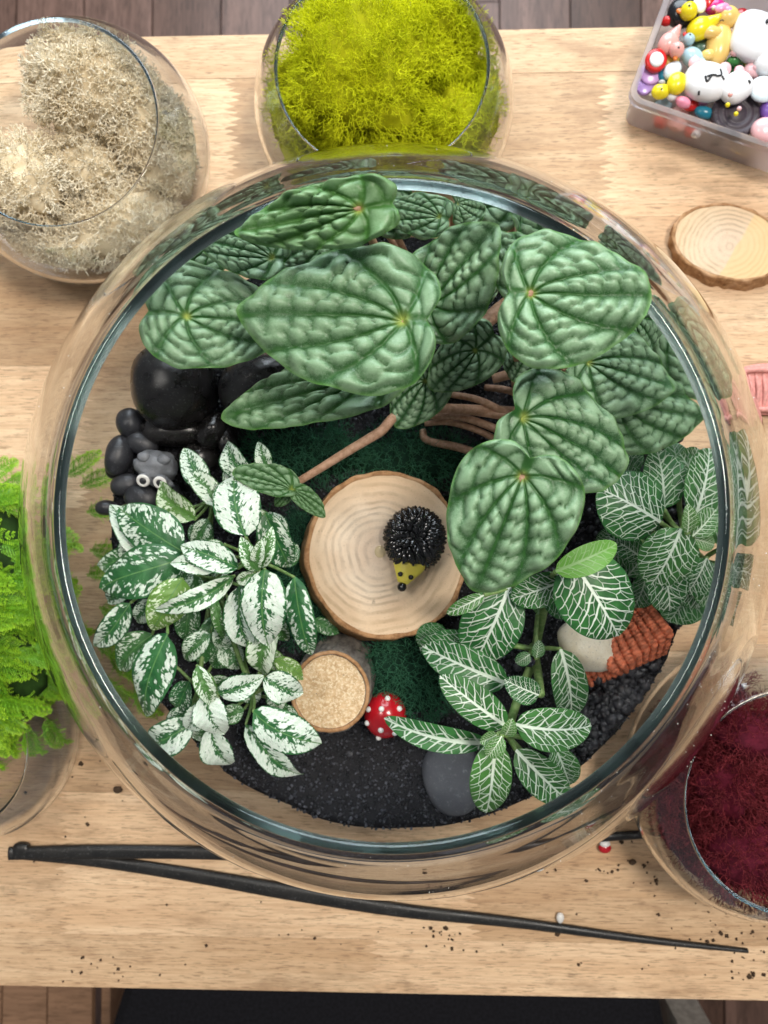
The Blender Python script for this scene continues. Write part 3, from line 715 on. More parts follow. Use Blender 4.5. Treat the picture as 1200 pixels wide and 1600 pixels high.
def wood_disc(name, px, py, z, z0, rx, ry, seed, face, bark, pith, label, cat, barkw=.0028, lean=(0, 0), rot=0., lip=0., flare=1.0):
    s = pxm(z); c = P(px, py, z); o = outline((c.x, c.y), rx * s - barkw, ry * s - barkw, seed, rot=rot)
    root = thing(name, (pith[0], pith[1], z0), label, cat)
    oc = o.mean(0)
    V, F = disc_cap(o, z, np.array(pith)); mk('cut_face', (V, F), face, root)
    n = len(o); a = np.linspace(0, 2 * math.pi, n, endpoint=False); rings = []
    d = o - oc; L = np.linalg.norm(d, axis=1)[:, None]; u = d / L; h = z - z0
    bn = 1 + .35 * vnoise(np.column_stack([np.cos(a) * 8, np.sin(a) * 8, a * 0]), seed + 4)[:, None]
    for w_, dz in ((0., -.0002), (.0004, .0002 + lip), (barkw * .75, .0004 + lip), (barkw, -.0006)):
        rings.append(np.column_stack([o + u * w_ * bn, np.full(n, z + dz)]))
    for f in (.12, .25, .4, .6, .8, 1.0):
        nn = vnoise(np.column_stack([np.cos(a) * 11, np.sin(a) * 11, a * 0 + f * 5]), seed + 6)[:, None]
        q = oc + d * (1 + (flare - 1) * f) + u * (barkw * bn + .0007 * nn) + np.array(lean) * f
        rings.append(np.column_stack([q, np.full(n, z - .0006 - h * f)]))
    V = np.concatenate(rings); mk('bark', (V, grid_faces(len(rings), n, True)[:, ::-1]), bark, root)
    return root
pith = P(594, 862, .112)
wood_disc('wood_slice', 603, 867, .112, .084, 126, 131, 3, M_slice, M_bark, (pith.x, pith.y), 'large round wood slice with growth rings carrying the hedgehog', 'wood slice', .0030, (-.0052, -.0036), 0., .0, 1.035)
mk('pith', ball((pith.x, pith.y, .1119), (.0036, .0040, .0006), None, 10, 18), plain('pale_pith', (.62, .50, .30), .5), bpy.data.objects['wood_slice'])
lg = P(516, 1080, .112)
log = wood_disc('birch_log', 516, 1081, .114, .078, 62, 65, 9, M_cork, M_birch, (lg.x, lg.y), 'short birch log with a speckled cut top between splashed leaves and mushroom', 'log', .0030, (.004, .007), 0., .0012)
ob = [o for o in log.children if o.name.startswith('bark')][0]
mrim = thing  # (helper name kept short)
V = []; o_ = outline((P(516, 1081, .1155).x, P(516, 1081, .1155).y), 58.5 * pxm(.1155), 61.5 * pxm(.1155), 9)
mk('bark_rim', tube(np.column_stack([np.vstack([o_, o_[:1]]), np.full(len(o_) + 1, .1152)]), .0013, 8, False), M_bark, log)

# hedgehog
hc = P(648, 842, .122); hs = pxm(.122)
M_quill = plain('glossy_black_resin', (.008, .008, .009), .16, .6, .3, 200., coat=.4)
M_yellow = plain('yellow_paint', (1.0, .83, .12), .38, .5, .06)
hog = thing('hedgehog_figurine', (hc.x, hc.y, .112), 'small black hedgehog figurine with a yellow face on the large wood slice', 'figurine')
mk('body', ball((hc.x, hc.y, .122), (.0168, .0176, .0135), None, 20, 28), M_quill, hog)
# quills laid in overlapping rows like scales
qa, qi = [], 0
Vq, Fq = ball((0, 0, 0), (.0019, .0036, .00095), None, 8, 9)
Vq[:, 0] *= np.interp(Vq[:, 1], [-.0036, .0005, .0036], [1.0, 1.15, .38])
rows = 13; parts_ = []
for r_ in range(rows):
    th = rad(6 + r_ * 8.2); m_ = max(3, int(round(2 * math.pi * math.sin(th) / .27)))
    for k in range(m_):
        ph = 2 * math.pi * (k + .5 * (r_ % 2)) / m_ + random.uniform(-.06, .06)
        n_ = np.array([math.sin(th) * math.cos(ph), math.sin(th) * math.sin(ph), math.cos(th)])
        if n_[1] < -.70 and abs(n_[0] + .18) < .50 and n_[2] < .66: continue       # the face
        t_ = np.array([math.cos(th) * math.cos(ph), math.cos(th) * math.sin(ph), -math.sin(th)])
        dirn = t_ * .72 + n_ * .62; dirn /= np.linalg.norm(dirn); sx = np.cross(dirn, n_); sx /= np.linalg.norm(sx); up_ = np.cross(sx, dirn)
        M3 = np.column_stack([sx, dirn, up_]); p_ = np.array(hc) + n_ * np.array([.0172, .018, .0142]) + dirn * .0006
        p_[2] = max(p_[2], .1135)
        sc = random.uniform(.85, 1.12); parts_.append((Vq * sc @ M3.T + p_, Fq))
q = mk('quills', J(*parts_), M_quill, hog); q['kind'] = 'stuff'
tipc = P(629, 911, .1262); base = P(640, 878, .1225)
dv = np.array(tipc) - np.array(base); ln = np.linalg.norm(dv); dv /= ln
V, F = tube([np.array(base) - dv * .004, np.array(base), np.array(base) + dv * ln * .35, np.array(base) + dv * ln * .7, np.array(tipc)], [.0116, .0112, .0088, .0058, .0032], 24, True, .58)
face = mk('face', (V, F), M_yellow, hog)
mk('nose', ball(P(628, 917, .1262), (.0030, .0030, .0030), None, 12, 16), M_quill, hog)
for ex, ey in ((625.5, 897), (642, 902)): mk('eye', ball(P(ex, ey, .1298), (.00165, .00155, .0012), None, 8, 12), M_dot, hog)

# toadstool
tc = P(602, 1117, .098); ts = pxm(.098)
M_red = plain('red_lacquer', (.48, .008, .016), .22, .5, .1, 60., coat=.3)
mush = thing('toadstool_figurine', (tc.x, tc.y, .080), 'tiny red toadstool with white dots beside the birch log', 'figurine')
mk('cap', ball(tc, (33 * ts, 36 * ts, .0125), None, 24, 32), M_red, mush)
mk('stem', tube([(tc.x + .0035, tc.y + .002, .080), (tc.x + .001, tc.y, .096)], [.0065, .005], 14), plain('stem_yellow_green', (.45, .50, .16), .5), mush)
for dx, dy in ((597, 1102), (624, 1103), (575, 1126), (596, 1134), (617, 1140), (628, 1144), (592, 1150), (606, 1088), (577, 1105)):
    ux, uy = (dx - 602) / 33, (1117 - dy) / 36; rr = math.hypot(ux, uy); k = 1 if rr < .96 else .96 / rr; ux *= k; uy *= k
    uz = math.sqrt(max(0, 1 - ux * ux - uy * uy)); p_ = (tc.x + ux * 33 * ts, tc.y + uy * 36 * ts, tc.z + uz * .0125)
    mk('dot', ball(p_, .0019, None, 9, 12), M_white, mush)

# little clay house lying on the gravel
c = P(918, 1008, .098)
M_plaster = stone_mat('cream_clay', (.86, .80, .66), (.70, .60, .42), .6, .5)
M_terra = plain('terracotta', (.56, .155, .075), .55, .4, .35, 260., .4)
house = thing('clay_house', (c.x, c.y, .082), 'toppled miniature clay house with cream wall and terracotta tiled roof on the gravel', 'miniature house')
V, F = ball((0, 0, 0), (.0190, .0165, .0155), None, 24, 32, .12, 1.6, 3, 2.4); mk('wall', (V @ rotz(rad(-12)).T + np.array(c), F), M_plaster, house)
def roof(corners, z, thick, nx, ny, name='roof'):
    """roof slab over four photo corners (tl, tr, br, bl) with z at each"""
    Q = [np.array(P(x, y, zz)) for (x, y), zz in zip(corners, z)]
    def at(u, v): return (Q[0] * (1 - u) + Q[1] * u) * (1 - v) + (Q[3] * (1 - u) + Q[2] * u) * v
    nrm = np.cross(Q[1] - Q[0], Q[3] - Q[0]); nrm /= np.linalg.norm(nrm); nrm = nrm if nrm[2] > 0 else -nrm
    V = np.array([at(u, v) + nrm * h for h in (-thick, 0) for u, v in ((0, 0), (1, 0), (1, 1), (0, 1))])
    rf = mk(name, (V, [[0, 1, 2, 3], [4, 7, 6, 5], [0, 4, 5, 1], [1, 5, 6, 2], [2, 6, 7, 3], [3, 7, 4, 0]]), M_terra, house, smooth=False)
    ps = []
    for i in range(nx):
        for j in range(ny):
            u, v = (i + .5) / nx, (j + .5) / ny; p_ = at(u, v) + nrm * .0002
            du = (at(min(1, u + .01), v) - at(u - .01, v)); wl_ = np.linalg.norm(at(1, v) - at(0, v)) / nx; hl = np.linalg.norm(at(u, 1) - at(u, 0)) / ny
            ex = du / np.linalg.norm(du); ey = np.cross(nrm, ex)
            Vt, Ft = ball((0, 0, 0), (wl_ * .50, hl * .70, .0019), None, 6, 9, .0, 1, 0, 3.)
            tl = rotx(random.uniform(.05, .16))
            ps.append(((Vt @ tl.T) @ np.column_stack([ex, ey, nrm]).T + p_ + nrm * random.uniform(0, .0004), Ft))
    t_ = mk('roof_tiles', J(*ps), M_terra, rf); t_['kind'] = 'stuff'
roof([(930, 985), (1008, 932), (1052, 985), (952, 1050)], (.103, .107, .112, .112), .004, 8, 10)
roof([(952, 1050), (1052, 985), (1040, 1020), (962, 1052)], (.112, .112, .088, .092), .003, 8, 5)
roof([(903, 1036), (962, 1014), (984, 1047), (920, 1072)], (.102, .104, .090, .088), .004, 7, 6)
mk('ridge_trim', tube([P(905, 1036, .1055), P(940, 1030, .107), P(958, 1012, .108)], .0022, 8), plain('yellow_clay', (.58, .46, .26), .6), house)

# ------------------------------------------------------------------ leaves
def frame(B, T, roll):
    y = T - B; L = np.linalg.norm(y); y = y / L; up_ = np.array([0, 0, 1.]); x = np.cross(y, up_)
    x /= np.linalg.norm(x); n = np.cross(x, y); cr, sr = math.cos(rad(roll)), math.sin(rad(roll))
    x2 = x * cr + n * sr; n2 = np.cross(x2, y); return x2, y, n2, L
def pep_leaf(parent, tip, att, W, zt, za, roll=0, cup=.16, wave=.035, seed=0, back=.23, young=0., curl=.0, fold=.0, amp=1.0, name='leaf'):
    """peltate crinkled leaf: att is where the petiole meets the blade; returns its 3-D attachment"""
    T = np.array(P(*tip, zt)); A = np.array(P(*att, za)); x, y, n, La = frame(A, T, roll); Wm = W * pxm((zt + za) / 2)
    NF, NS = 116, 40; g = np.random.default_rng(seed)
    ph = np.linspace(-1, 1, NF, endpoint=False); L = La * (1 + back)
    # outline: t = 0 tip, 1 far end of the back lobes
    ts = np.linspace(0, 1, 200); wshape = (ts ** .66) * ((1 - ts) ** .36); wshape *= (Wm / 2) / wshape.max()
    ox = wshape; oy = La - ts * L
    # arc length parametrisation of one side, from tip round to the back
    ds = np.hypot(np.diff(ox), np.diff(oy)); sarc = np.concatenate([[0], np.cumsum(ds)]); sarc /= sarc[-1]
    ap = np.abs(ph); sx_ = np.sign(ph); sx_[sx_ == 0] = 1
    X0 = np.interp(ap, sarc, ox) * sx_; Y0 = np.interp(ap, sarc, oy)
    notch = np.clip((ap - .90) / .10, 0, 1) ** 1.5; Y0 = Y0 + notch * La * .085
    asym = 1 + .07 * g.uniform(-1, 1) * sx_; X0 = X0 * asym
    wob = 1 + .018 * vnoise(np.column_stack([np.cos(ph * math.pi) * 3, np.sin(ph * math.pi) * 3, ph * 0 + seed]), seed); X0 *= wob; Y0 *= wob
    s = np.linspace(0.0, 1, NS) ** .9
    Xl = s[:, None] * X0[None]; Yl = s[:, None] * Y0[None]; Sg = np.repeat(s[:, None], NF, 1); Ph = np.repeat(ph[None], NS, 0)
    # main veins as curves in (s, phi): they leave the hub wide apart and sweep towards the tip
    hub_a = np.array([0, .36, .64, .85, 1.0]); rim_a = np.array([0, .14, .43, .74, 1.0]); jl, jr = (np.concatenate([[0], g.uniform(-.03, .03, 3), [0]]) for _ in (0, 1))
    fw = Ph + .020 * Sg * vnoise(np.column_stack([(Xl * 55).ravel(), (Yl * 55).ravel(), np.full(Xl.size, seed)]), seed + 2).reshape(Xl.shape)
    fw = np.clip(fw, -.9999, .9999); lo = np.zeros_like(fw); hi = np.zeros_like(fw); idx = np.zeros(fw.shape, dtype=int)
    for r_ in range(NS):
        w_ = s[r_] ** .75; bl = hub_a * (1 - w_) + rim_a * w_ + jl; br = hub_a * (1 - w_) + rim_a * w_ + jr
        vk = np.concatenate([-bl[::-1], br[1:]]); i_ = np.clip(np.searchsorted(vk, fw[r_], side='right') - 1, 0, 7); idx[r_] = i_; lo[r_] = vk[i_]; hi[r_] = vk[i_ + 1]
    f = fw; q = (fw - lo) / np.maximum(hi - lo, 1e-6)
    # physical width between the two veins at this radius
    rloc = np.hypot(Xl, Yl); wid = np.clip((hi - lo) * rloc * 3.0, 0, La * .5)
    qq = np.minimum(q, 1 - q) * 2
    pillow = np.clip(1 - (1 - qq) ** 2.4, 0, 1)
    # secondary pillows: bands that leave the main vein obliquely
    side = np.where(f > 0, q, 1 - q)
    along = rloc / La * 7.0 + side * .35 + (idx % 3) * .37 + g.uniform(0, 1) + .55 * vnoise(np.column_stack([(Xl * 55).ravel(), (Yl * 55).ravel(), np.full(Xl.size, 3.)]), seed + 4).reshape(Xl.shape)
    wide = .6 * np.clip((wid / La - .17) / .12, 0, 1); wide = wide * wide * (3 - 2 * wide)
    qm = q + .10 * vnoise(np.column_stack([(Xl * 80).ravel(), (Yl * 80).ravel(), np.full(Xl.size, 6.)]), seed + 11).reshape(Xl.shape)
    along = along + .5 * wide * (qm > .5) + .30 * vnoise(np.column_stack([(Xl * 28).ravel(), (Yl * 28).ravel(), np.full(Xl.size, 4.)]), seed + 12).reshape(Xl.shape)
    midg = 1 - .34 * wide * np.exp(-((qm - .5) / .09) ** 2)
    band = np.abs(np.sin(along * math.pi)); band = (1 - (1 - band) ** 1.7) * midg
    nzv = vnoise(np.column_stack([(Xl * 210).ravel(), (Yl * 210).ravel(), np.full(Xl.size, seed)]), seed + 5).reshape(Xl.shape)
    sub2 = .5 + .5 * vnoise(np.column_stack([(Xl * 130).ravel(), (Yl * 130).ravel(), np.full(Xl.size, 9.)]), seed + 8).reshape(Xl.shape)
    crest = pillow ** .9 * (.24 + .50 * band + .30 * sub2 * band)
    h = (pillow * .42 + pillow ** .75 * band * (.62 + .50 * sub2)) * np.minimum(wid * .27, La * .060) * amp + nzv * La * .007 * Sg
    h = h * np.clip((1.02 - Sg) / .10, .15, 1)
    vein = np.exp(-(np.minimum(q, 1 - q) * (hi - lo) * rloc * 3.0 / (La * (.019 - .008 * Sg))) ** 2) * (Sg > .02)
    vein = np.maximum(vein, .32 * np.exp(-((1 - band) * 0 + np.abs(np.sin(along * math.pi)) / .22) ** 2) * pillow)
    # overall form
    r2 = (Xl / Wm * 2) ** 2
    Zl = h - cup * Wm * r2 * .5 + fold * np.abs(Xl) - curl * La * ((Yl / La) ** 2) * .5
    Zl += wave * Wm * Sg ** 2 * np.sin(Ph * math.pi * (3 + seed % 3) + seed) + wave * .6 * Wm * Sg ** 3 * np.sin(Ph * math.pi * 9 + seed * 2) + .35 * wave * Wm * Sg ** 6 * np.sin(Ph * math.pi * 17 + seed)
    Zl -= .05 * La * np.exp(-(Sg / .10) ** 2)
    V = A + Xl.ravel()[:, None] * x + Yl.ravel()[:, None] * y + Zl.ravel()[:, None] * n
    V = press(V); F = grid_faces(NS, NF, True)
    hub = np.exp(-(rloc / (La * .035)) ** 2).ravel()
    mk(name, (V, F), M_pep, parent, attrs={'crest': crest.ravel(), 'vein': vein.ravel(), 'rim': np.clip((Sg - .965) / .03, 0, 1).ravel(), 'young': np.full(V.shape[0], young), 'hub': hub})
    return A - n * (La * .05 + .0030)
pc = P(880, 650, .082)
pep = thing('crinkled_leaf_plant', pc, 'large plant with deeply crinkled silvery green heart shaped leaves on brown stems', 'plant')
PL = [  # tip, attachment, width, z tip, z attachment, options
    ((372, 486), (628, 498), 244, .238, .246, dict(seed=1, cup=.10, roll=-4, curl=.10)),
    ((366, 362), (560, 326), 104, .262, .272, dict(seed=2, cup=.10, roll=14, young=.55, wave=.10, curl=.12, amp=1.5, back=.34)),
    ((448, 512), (292, 493), 176, .200, .212, dict(seed=3, cup=.14, back=.46, roll=4)),
    ((306, 372), (424, 402), 84, .210, .222, dict(seed=4)),
    ((778, 350), (672, 474), 158, .226, .200, dict(seed=5, fold=.12, back=.30, roll=10)),
    ((671, 608), (742, 548), 94, .168, .180, dict(seed=6, back=.50, fold=.15)),
    ((346, 657), (566, 592), 122, .176, .186, dict(seed=7, back=.36, roll=-14, fold=.16, young=.15, cup=.0)),
    ((618, 668), (664, 596), 92, .150, .162, dict(seed=8, back=.4)),
    ((1022, 466), (830, 457), 222, .270, .268, dict(seed=9, back=.27, cup=.16, curl=.08, young=.12, amp=1.15)),
    ((768, 362), (838, 448), 104, .216, .216, dict(seed=10, back=.3)),
    ((984, 742), (820, 652), 184, .212, .232, dict(seed=11, back=.20, cup=.10, roll=6, curl=.08)),
    ((742, 930), (816, 745), 206, .232, .250, dict(seed=12, back=.24, cup=.16, roll=-6, curl=.16, amp=.95)),
    ((1052, 606), (922, 566), 150, .190, .200, dict(seed=13, back=.25)),
    ((1096, 652), (966, 630), 142, .168, .180, dict(seed=14, back=.26, cup=.16)),
    ((938, 770), (928, 690), 112, .150, .160, dict(seed=15)),
    ((1132, 624), (1052, 510), 128, .160, .172, dict(seed=16)),
    ((1152, 560), (1066, 560), 96, .140, .150, dict(seed=26)),
    ((690, 238), (800, 318), 110, .148, .160, dict(seed=17)),
    ((930, 330), (820, 318), 120, .150, .170, dict(seed=18, amp=1.1)),
    ((1022, 452), (946, 392), 96, .140, .156, dict(seed=19)),
    ((596, 322), (686, 338), 74, .196, .206, dict(seed=20)),
    ((214, 432), (330, 380), 120, .150, .168, dict(seed=21)),
    ((300, 342), (420, 300), 96, .140, .160, dict(seed=22)),
    ((430, 262), (556, 282), 82, .132, .150, dict(seed=23)),
    ((720, 498), (756, 430), 62, .150, .160, dict(seed=24)),
    ((1010, 560), (990, 500), 90, .176, .186, dict(seed=25)),
    ((430, 420), (520, 356), 116, .206, .214, dict(seed=27)),
    ((640, 372), (596, 300), 92, .176, .186, dict(seed=28)),
    ((800, 596), (832, 540), 84, .160, .170, dict(seed=29)),
    ((760, 330), (716, 318), 70, .170, .180, dict(seed=30)),
]
for tip, att, W, zt, za, kw in PL:
    a = pep_leaf(pep, tip, att, W, zt, za, **kw)
    a = np.array(a); c0 = np.array([pc.x + random.uniform(-.010, .010), pc.y + random.uniform(-.010, .010), .084])
    if att[0] < 760: c0 = np.array(P(745 + random.uniform(-15, 15), 545 + random.uniform(-15, 15), .088))
    mid1 = c0 * .38 + a * .62; mid1[2] = min(a[2] - .02, .104)
    mk('stem', tube(spline([c0, c0 * .8 + a * .2 + np.array([0, 0, .006]), mid1, a + np.array([0, 0, -.010]), a], 8), [.0030, .0024, .0021, .0020], 9), M_pstem, pep)
# bare stems that fan out over the moss towards the wood slice
for pts, r in (([(660, 672, .098), (668, 688, .100), (720, 700, .104), (775, 718, .108), (820, 722, .10)], .0034),
               ([(664, 662, .104), (700, 660, .108), (745, 672, .112), (800, 700, .108)], .0026),
               ([(672, 650, .110), (720, 652, .114), (770, 668, .116), (815, 690, .11)], .0032),
               ([(690, 640, .118), (740, 643, .120), (800, 652, .116), (835, 660, .10)], .0034),
               ([(704, 616, .122), (745, 624, .124), (780, 640, .120), (830, 668, .10)], .0030),
               ([(770, 592, .128), (810, 582, .132), (850, 580, .13)], .0042),
               ([(736, 524, .150), (762, 500, .140), (800, 470, .13), (835, 450, .12)], .0062),
               ([(757, 605, .110), (800, 612, .112), (850, 640, .10)], .0030)):
    mk('stem', tube(spline([P(*p) for p in pts], 8), [r * .68, r * .78, r * .82], 10, True), M_pstem, pep)
# young shoot
mk('stem', tube(spline([P(462, 755, .158), P(500, 732, .158), P(545, 704, .157), P(592, 676, .154), P(650, 640, .145), (pc.x - .02, pc.y, .10)], 8), [.0022, .0026, .0030, .0030], 9), M_pstem, pep)
pep_leaf(pep, (362, 738), (456, 764), 52, .162, .166, roll=-20, seed=31, fold=.5, young=.25, back=.12, cup=0, amp=1.2)
pep_leaf(pep, (508, 808), (458, 766), 34, .158, .166, roll=15, seed=32, fold=.7, young=.35, back=.1, cup=0, amp=1.2)
pep_leaf(pep, (430, 790), (456, 764), 26, .150, .162, roll=0, seed=33, fold=.3, young=.5, back=.1, cup=0)

def blade(parent, mat, base, tip, W, zb, zt, roll=0, fold=.18, curl=.12, cup=0., shape=(.55, .8), seed=0, twist=0., quilt=.007, side=0., nu=30, nv=18, wave=.02, at=None, name='leaf'):
    """simple leaf from its stalk end to its tip"""
    B = np.array(P(*base, zb)); T = np.array(P(*tip, zt)); x, y, n, L = frame(B, T, roll); Wm = W * pxm((zb + zt) / 2)
    g = np.random.default_rng(seed + 500); u = np.linspace(0, 1, nu); us = u ** .85 * 1.0
    w = (us ** shape[0]) * ((1 - us) ** shape[1]); w = w / w.max() * Wm / 2; w[0] = Wm * .02; w[-1] = Wm * .004
    v = np.linspace(-1, 1, nv); U, Vv = np.meshgrid(us, v, indexing='ij')
    Xl = w[:, None] * v[None] * (1 + .06 * g.uniform(-1, 1) * np.sign(v))[None]; Yl = U * L; ax = np.abs(Xl)
    Yl = Yl + side * 0
    ch = (U - .8 * ax / L)
    Zl = fold * ax - cup * (ax / (Wm / 2)) ** 2 * Wm * .5 + 4 * curl * L * (U * (1 - U)) + quilt * L * np.abs(np.sin(ch * math.pi * 7.5)) * np.clip(ax / (Wm * .12), 0, 1) * (1 - np.abs(Vv)) ** .5
    Zl += wave * Wm * np.abs(Vv) ** 2 * np.sin(U * 9 + seed + (Vv > 0) * 2.) 
    Xc = Xl + side * L * 4 * U * (1 - U)                                   # sideways bow of the midrib
    a = twist * U; Xr = Xc * np.cos(a) - Zl * np.sin(a); Zr = Xc * np.sin(a) + Zl * np.cos(a)
    V = B + Xr.ravel()[:, None] * x + Yl.ravel()[:, None] * y + Zr.ravel()[:, None] * n
    V = press(V); N = V.shape[0]; attrs = {'lc': np.column_stack([(Xl / L).ravel(), U.ravel(), np.full(N, g.uniform(0, 1))]), 'edge': np.abs(Vv).ravel()}
    for k, val in (at or {}).items(): attrs[k] = np.full(N, val)
    return mk(name, (V, grid_faces(nu, nv)), mat, parent, attrs=attrs)
# ---- white splashed plant
hb = P(335, 905, .085)
hyp = thing('white_splashed_plant', hb, 'bushy polka dot plant with white splashed green leaves at the left of the big bowl', 'plant')
nodes = [(338, 905, .128), (395, 872, .150), (310, 1075, .118), (395, 1085, .124), (330, 780, .110), (252, 900, .122)]
HL = [  # base, tip, width, z base, z tip, whiteness, lime, extra
    ((286, 862), (184, 792), 84, .158, .150, .42, 0, dict(cup=.2, fold=.0)),
    ((224, 874), (172, 788), 46, .140, .132, .95, 0, dict(fold=.5)),
    ((222, 862), (152, 884), 40, .128, .120, .55, .1, {}),
    ((285, 872), (157, 920), 88, .160, .152, .40, 0, dict(cup=.25, fold=0., curl=.16)),
    ((285, 905), (238, 984), 66, .168, .160, .34, .9, dict(cup=.3, fold=0.)),
    ((366, 900), (242, 953), 40, .174, .178, .90, .1, dict(roll=18)),
    ((346, 886), (266, 880), 37, .178, .180, .95, 0, {}),
    ((372, 888), (282, 852), 50, .182, .182, .80, 0, {}),
    ((384, 838), (366, 742), 80, .180, .160, .80, 0, dict(cup=.2, fold=.05)),
    ((388, 748), (356, 688), 48, .140, .138, .62, 0, {}),
    ((420, 738), (403, 690), 30, .138, .140, .66, .1, dict(fold=.5)),
    ((414, 802), (452, 886), 56, .160, .140, .45, 0, dict(cup=.1)),
    ((322, 768), (288, 700), 44, .136, .130, .66, 0, {}),
    ((350, 792), (290, 736), 40, .140, .136, .78, .2, {}),
    ((304, 812), (250, 752), 52, .142, .136, .58, .6, dict(fold=.3)),
    ((286, 798), (246, 784), 34, .118, .114, .5, .2, {}),
    ((414, 890), (419, 1008), 76, .194, .176, .82, 0, dict(cup=.22, fold=.0, curl=.15)),
    ((460, 902), (487, 1023), 50, .170, .150, .52, 0, dict(cup=.25, fold=.05)),
    ((374, 915), (396, 1014), 56, .164, .150, .92, 0, {}),
    ((436, 962), (410, 1052), 52, .158, .140, .64, .35, dict(fold=.45, roll=-15)),
    ((420, 990), (350, 966), 40, .140, .150, .7, .2, {}),
    ((335, 928), (350, 998), 20, .156, .142, .40, .3, {}),
    ((404, 888), (426, 822), 30, .192, .196, .60, .3, dict(fold=.6)),
    ((404, 892), (376, 838), 32, .194, .198, .55, .3, dict(fold=.6)),
    ((398, 896), (370, 908), 24, .190, .186, .60, .3, dict(fold=.6)),
    ((402, 880), (408, 842), 26, .198, .202, .62, .35, dict(fold=.7)),
    ((204, 942), (146, 1010), 46, .148, .134, .70, 0, dict(cup=.1)),
    ((262, 990), (230, 1120), 74, .168, .148, .50, 0, dict(cup=.22, fold=0., curl=.14)),
    ((238, 992), (190, 1048), 56, .130, .118, .36, .15, {}),
    ((334, 962), (312, 1040), 36, .118, .110, .22, .1, {}),
    ((372, 1006), (330, 1040), 40, .112, .106, .35, .1, {}),
    ((352, 1000), (372, 1046), 46, .112, .108, .55, .1, {}),
    ((304, 1126), (232, 1168), 60, .130, .118, .72, 0, dict(cup=.1)),
    ((330, 1136), (362, 1194), 56, .122, .110, .92, 0, {}),
    ((322, 1084), (352, 1146), 60, .156, .146, 1.0, 0, dict(fold=.1)),
    ((330, 1094), (292, 1138), 42, .146, .138, .88, 0, {}),
    ((308, 1040), (330, 1102), 34, .164, .156, .62, .35, dict(fold=.4)),
    ((322, 1050), (346, 1104), 30, .154, .146, .45, .8, dict(fold=.3)),
    ((296, 1064), (276, 1108), 42, .126, .116, .28, 0, {}),
    ((342, 1084), (413, 1056), 46, .160, .158, .78, 0, {}),
    ((412, 1060), (474, 1082), 54, .158, .148, .76, 0, dict(cup=.15)),
    ((430, 1030), (474, 1062), 30, .140, .134, .3, .9, {}),
    ((418, 1020), (448, 1040), 34, .130, .126, .5, .6, {}),
    ((396, 1112), (502, 1162), 70, .158, .146, .76, 0, dict(cup=.2, fold=0.)),
    ((384, 1132), (474, 1210), 48, .132, .118, .94, 0, {}),
    ((382, 1108), (350, 1118), 34, .126, .120, .35, .2, {}),
    ((268, 1178), (196, 1192), 56, .108, .100, .75, 0, {}),
    ((262, 880), (206, 900), 40, .110, .105, .40, .1, {}),
    ((300, 940), (290, 1000), 46, .106, .100, .22, .1, {}),
    ((330, 850), (300, 820), 46, .120, .112, .30, .1, {}),
    ((438, 880), (466, 852), 44, .124, .120, .34, .1, {}),
    ((490, 968), (530, 990), 26, .098, .094, .15, .1, {}),
    ((360, 870), (330, 900), 40, .130, .128, .5, .1, {}),
    ((326, 812), (300, 850), 34, .136, .130, .45, .1, {}), ((304, 900), (330, 950), 40, .128, .122, .35, .15, {}),
    ((248, 940), (214, 970), 38, .128, .118, .55, 0, {}), ((214, 902), (168, 940), 36, .122, .112, .6, 0, {}),
    ((360, 1060), (322, 1076), 34, .130, .126, .45, .2, {}), ((380, 1050), (400, 1100), 40, .128, .120, .5, .1, {}),
    ((440, 1100), (470, 1130), 36, .128, .120, .5, .1, {}), ((300, 1110), (262, 1130), 34, .116, .110, .5, 0, {}),
    ((424, 950), (452, 1000), 36, .130, .124, .4, .2, {}), ((372, 780), (330, 760), 34, .142, .138, .6, .1, {}),
    ((392, 800), (430, 830), 32, .150, .146, .5, .3, {}), ((350, 850), (318, 868), 30, .150, .146, .55, .2, {}),
    ((276, 930), (300, 884), 40, .132, .128, .55, .1, {}), ((232, 1010), (262, 1060), 40, .126, .118, .5, .1, {}), ((366, 960), (338, 1010), 38, .132, .126, .6, .1, {}),
    ((348, 1120), (300, 1150), 40, .118, .110, .6, .1, {}), ((440, 1064), (436, 1110), 36, .140, .132, .6, .1, {}), ((330, 990), (288, 1030), 40, .122, .116, .5, .1, {}),
    ((446, 846), (420, 800), 36, .136, .132, .6, 0, {}), ((216, 836), (196, 880), 38, .134, .126, .6, 0, {}),
    ((352, 760), (384, 720), 30, .134, .130, .6, .1, {}), ((270, 822), (232, 850), 38, .126, .120, .5, .1, {}),
]
def petiole(root, b3, node, mat, r=.0009):
    b3 = np.array(b3); nd = np.array(node); m_ = (b3 + nd) / 2 + np.array([0, 0, -.004]); return mk('stem', tube(spline([nd, m_, b3], 6), [r * 1.25, r], 7), mat, root)
for i, (b, t, W, zb, zt, wh, lime, kw) in enumerate(HL):
    blade(hyp, M_hyp, b, t, W * .93, zb - .004, zt - .004, seed=i, at={'white': wh, 'lime': lime}, **{'side': .04 * math.sin(i * 2.1), 'wave': .06, 'twist': .35 * math.sin(i * 3.7), 'fold': .12 + .2 * abs(math.sin(i * 1.3)), 'curl': .10 + .12 * abs(math.sin(i * 2.9)), 'roll': 12 * math.sin(i * 5.1), **kw})
    nd = min(nodes, key=lambda q_: (q_[0] - b[0]) ** 2 + (q_[1] - b[1]) ** 2)
    petiole(hyp, P(*b, zb - .005), P(nd[0], nd[1], min(nd[2], zb - .008)), M_gstem)
for nd in nodes: mk('stem', tube(spline([(hb.x + random.uniform(-.006, .006), hb.y, .083), np.array(P(*nd)) * .5 + np.array(hb) * .5 + np.array([0, 0, .004]), P(*nd)], 8), [.0019, .0014], 8), M_gstem, hyp)

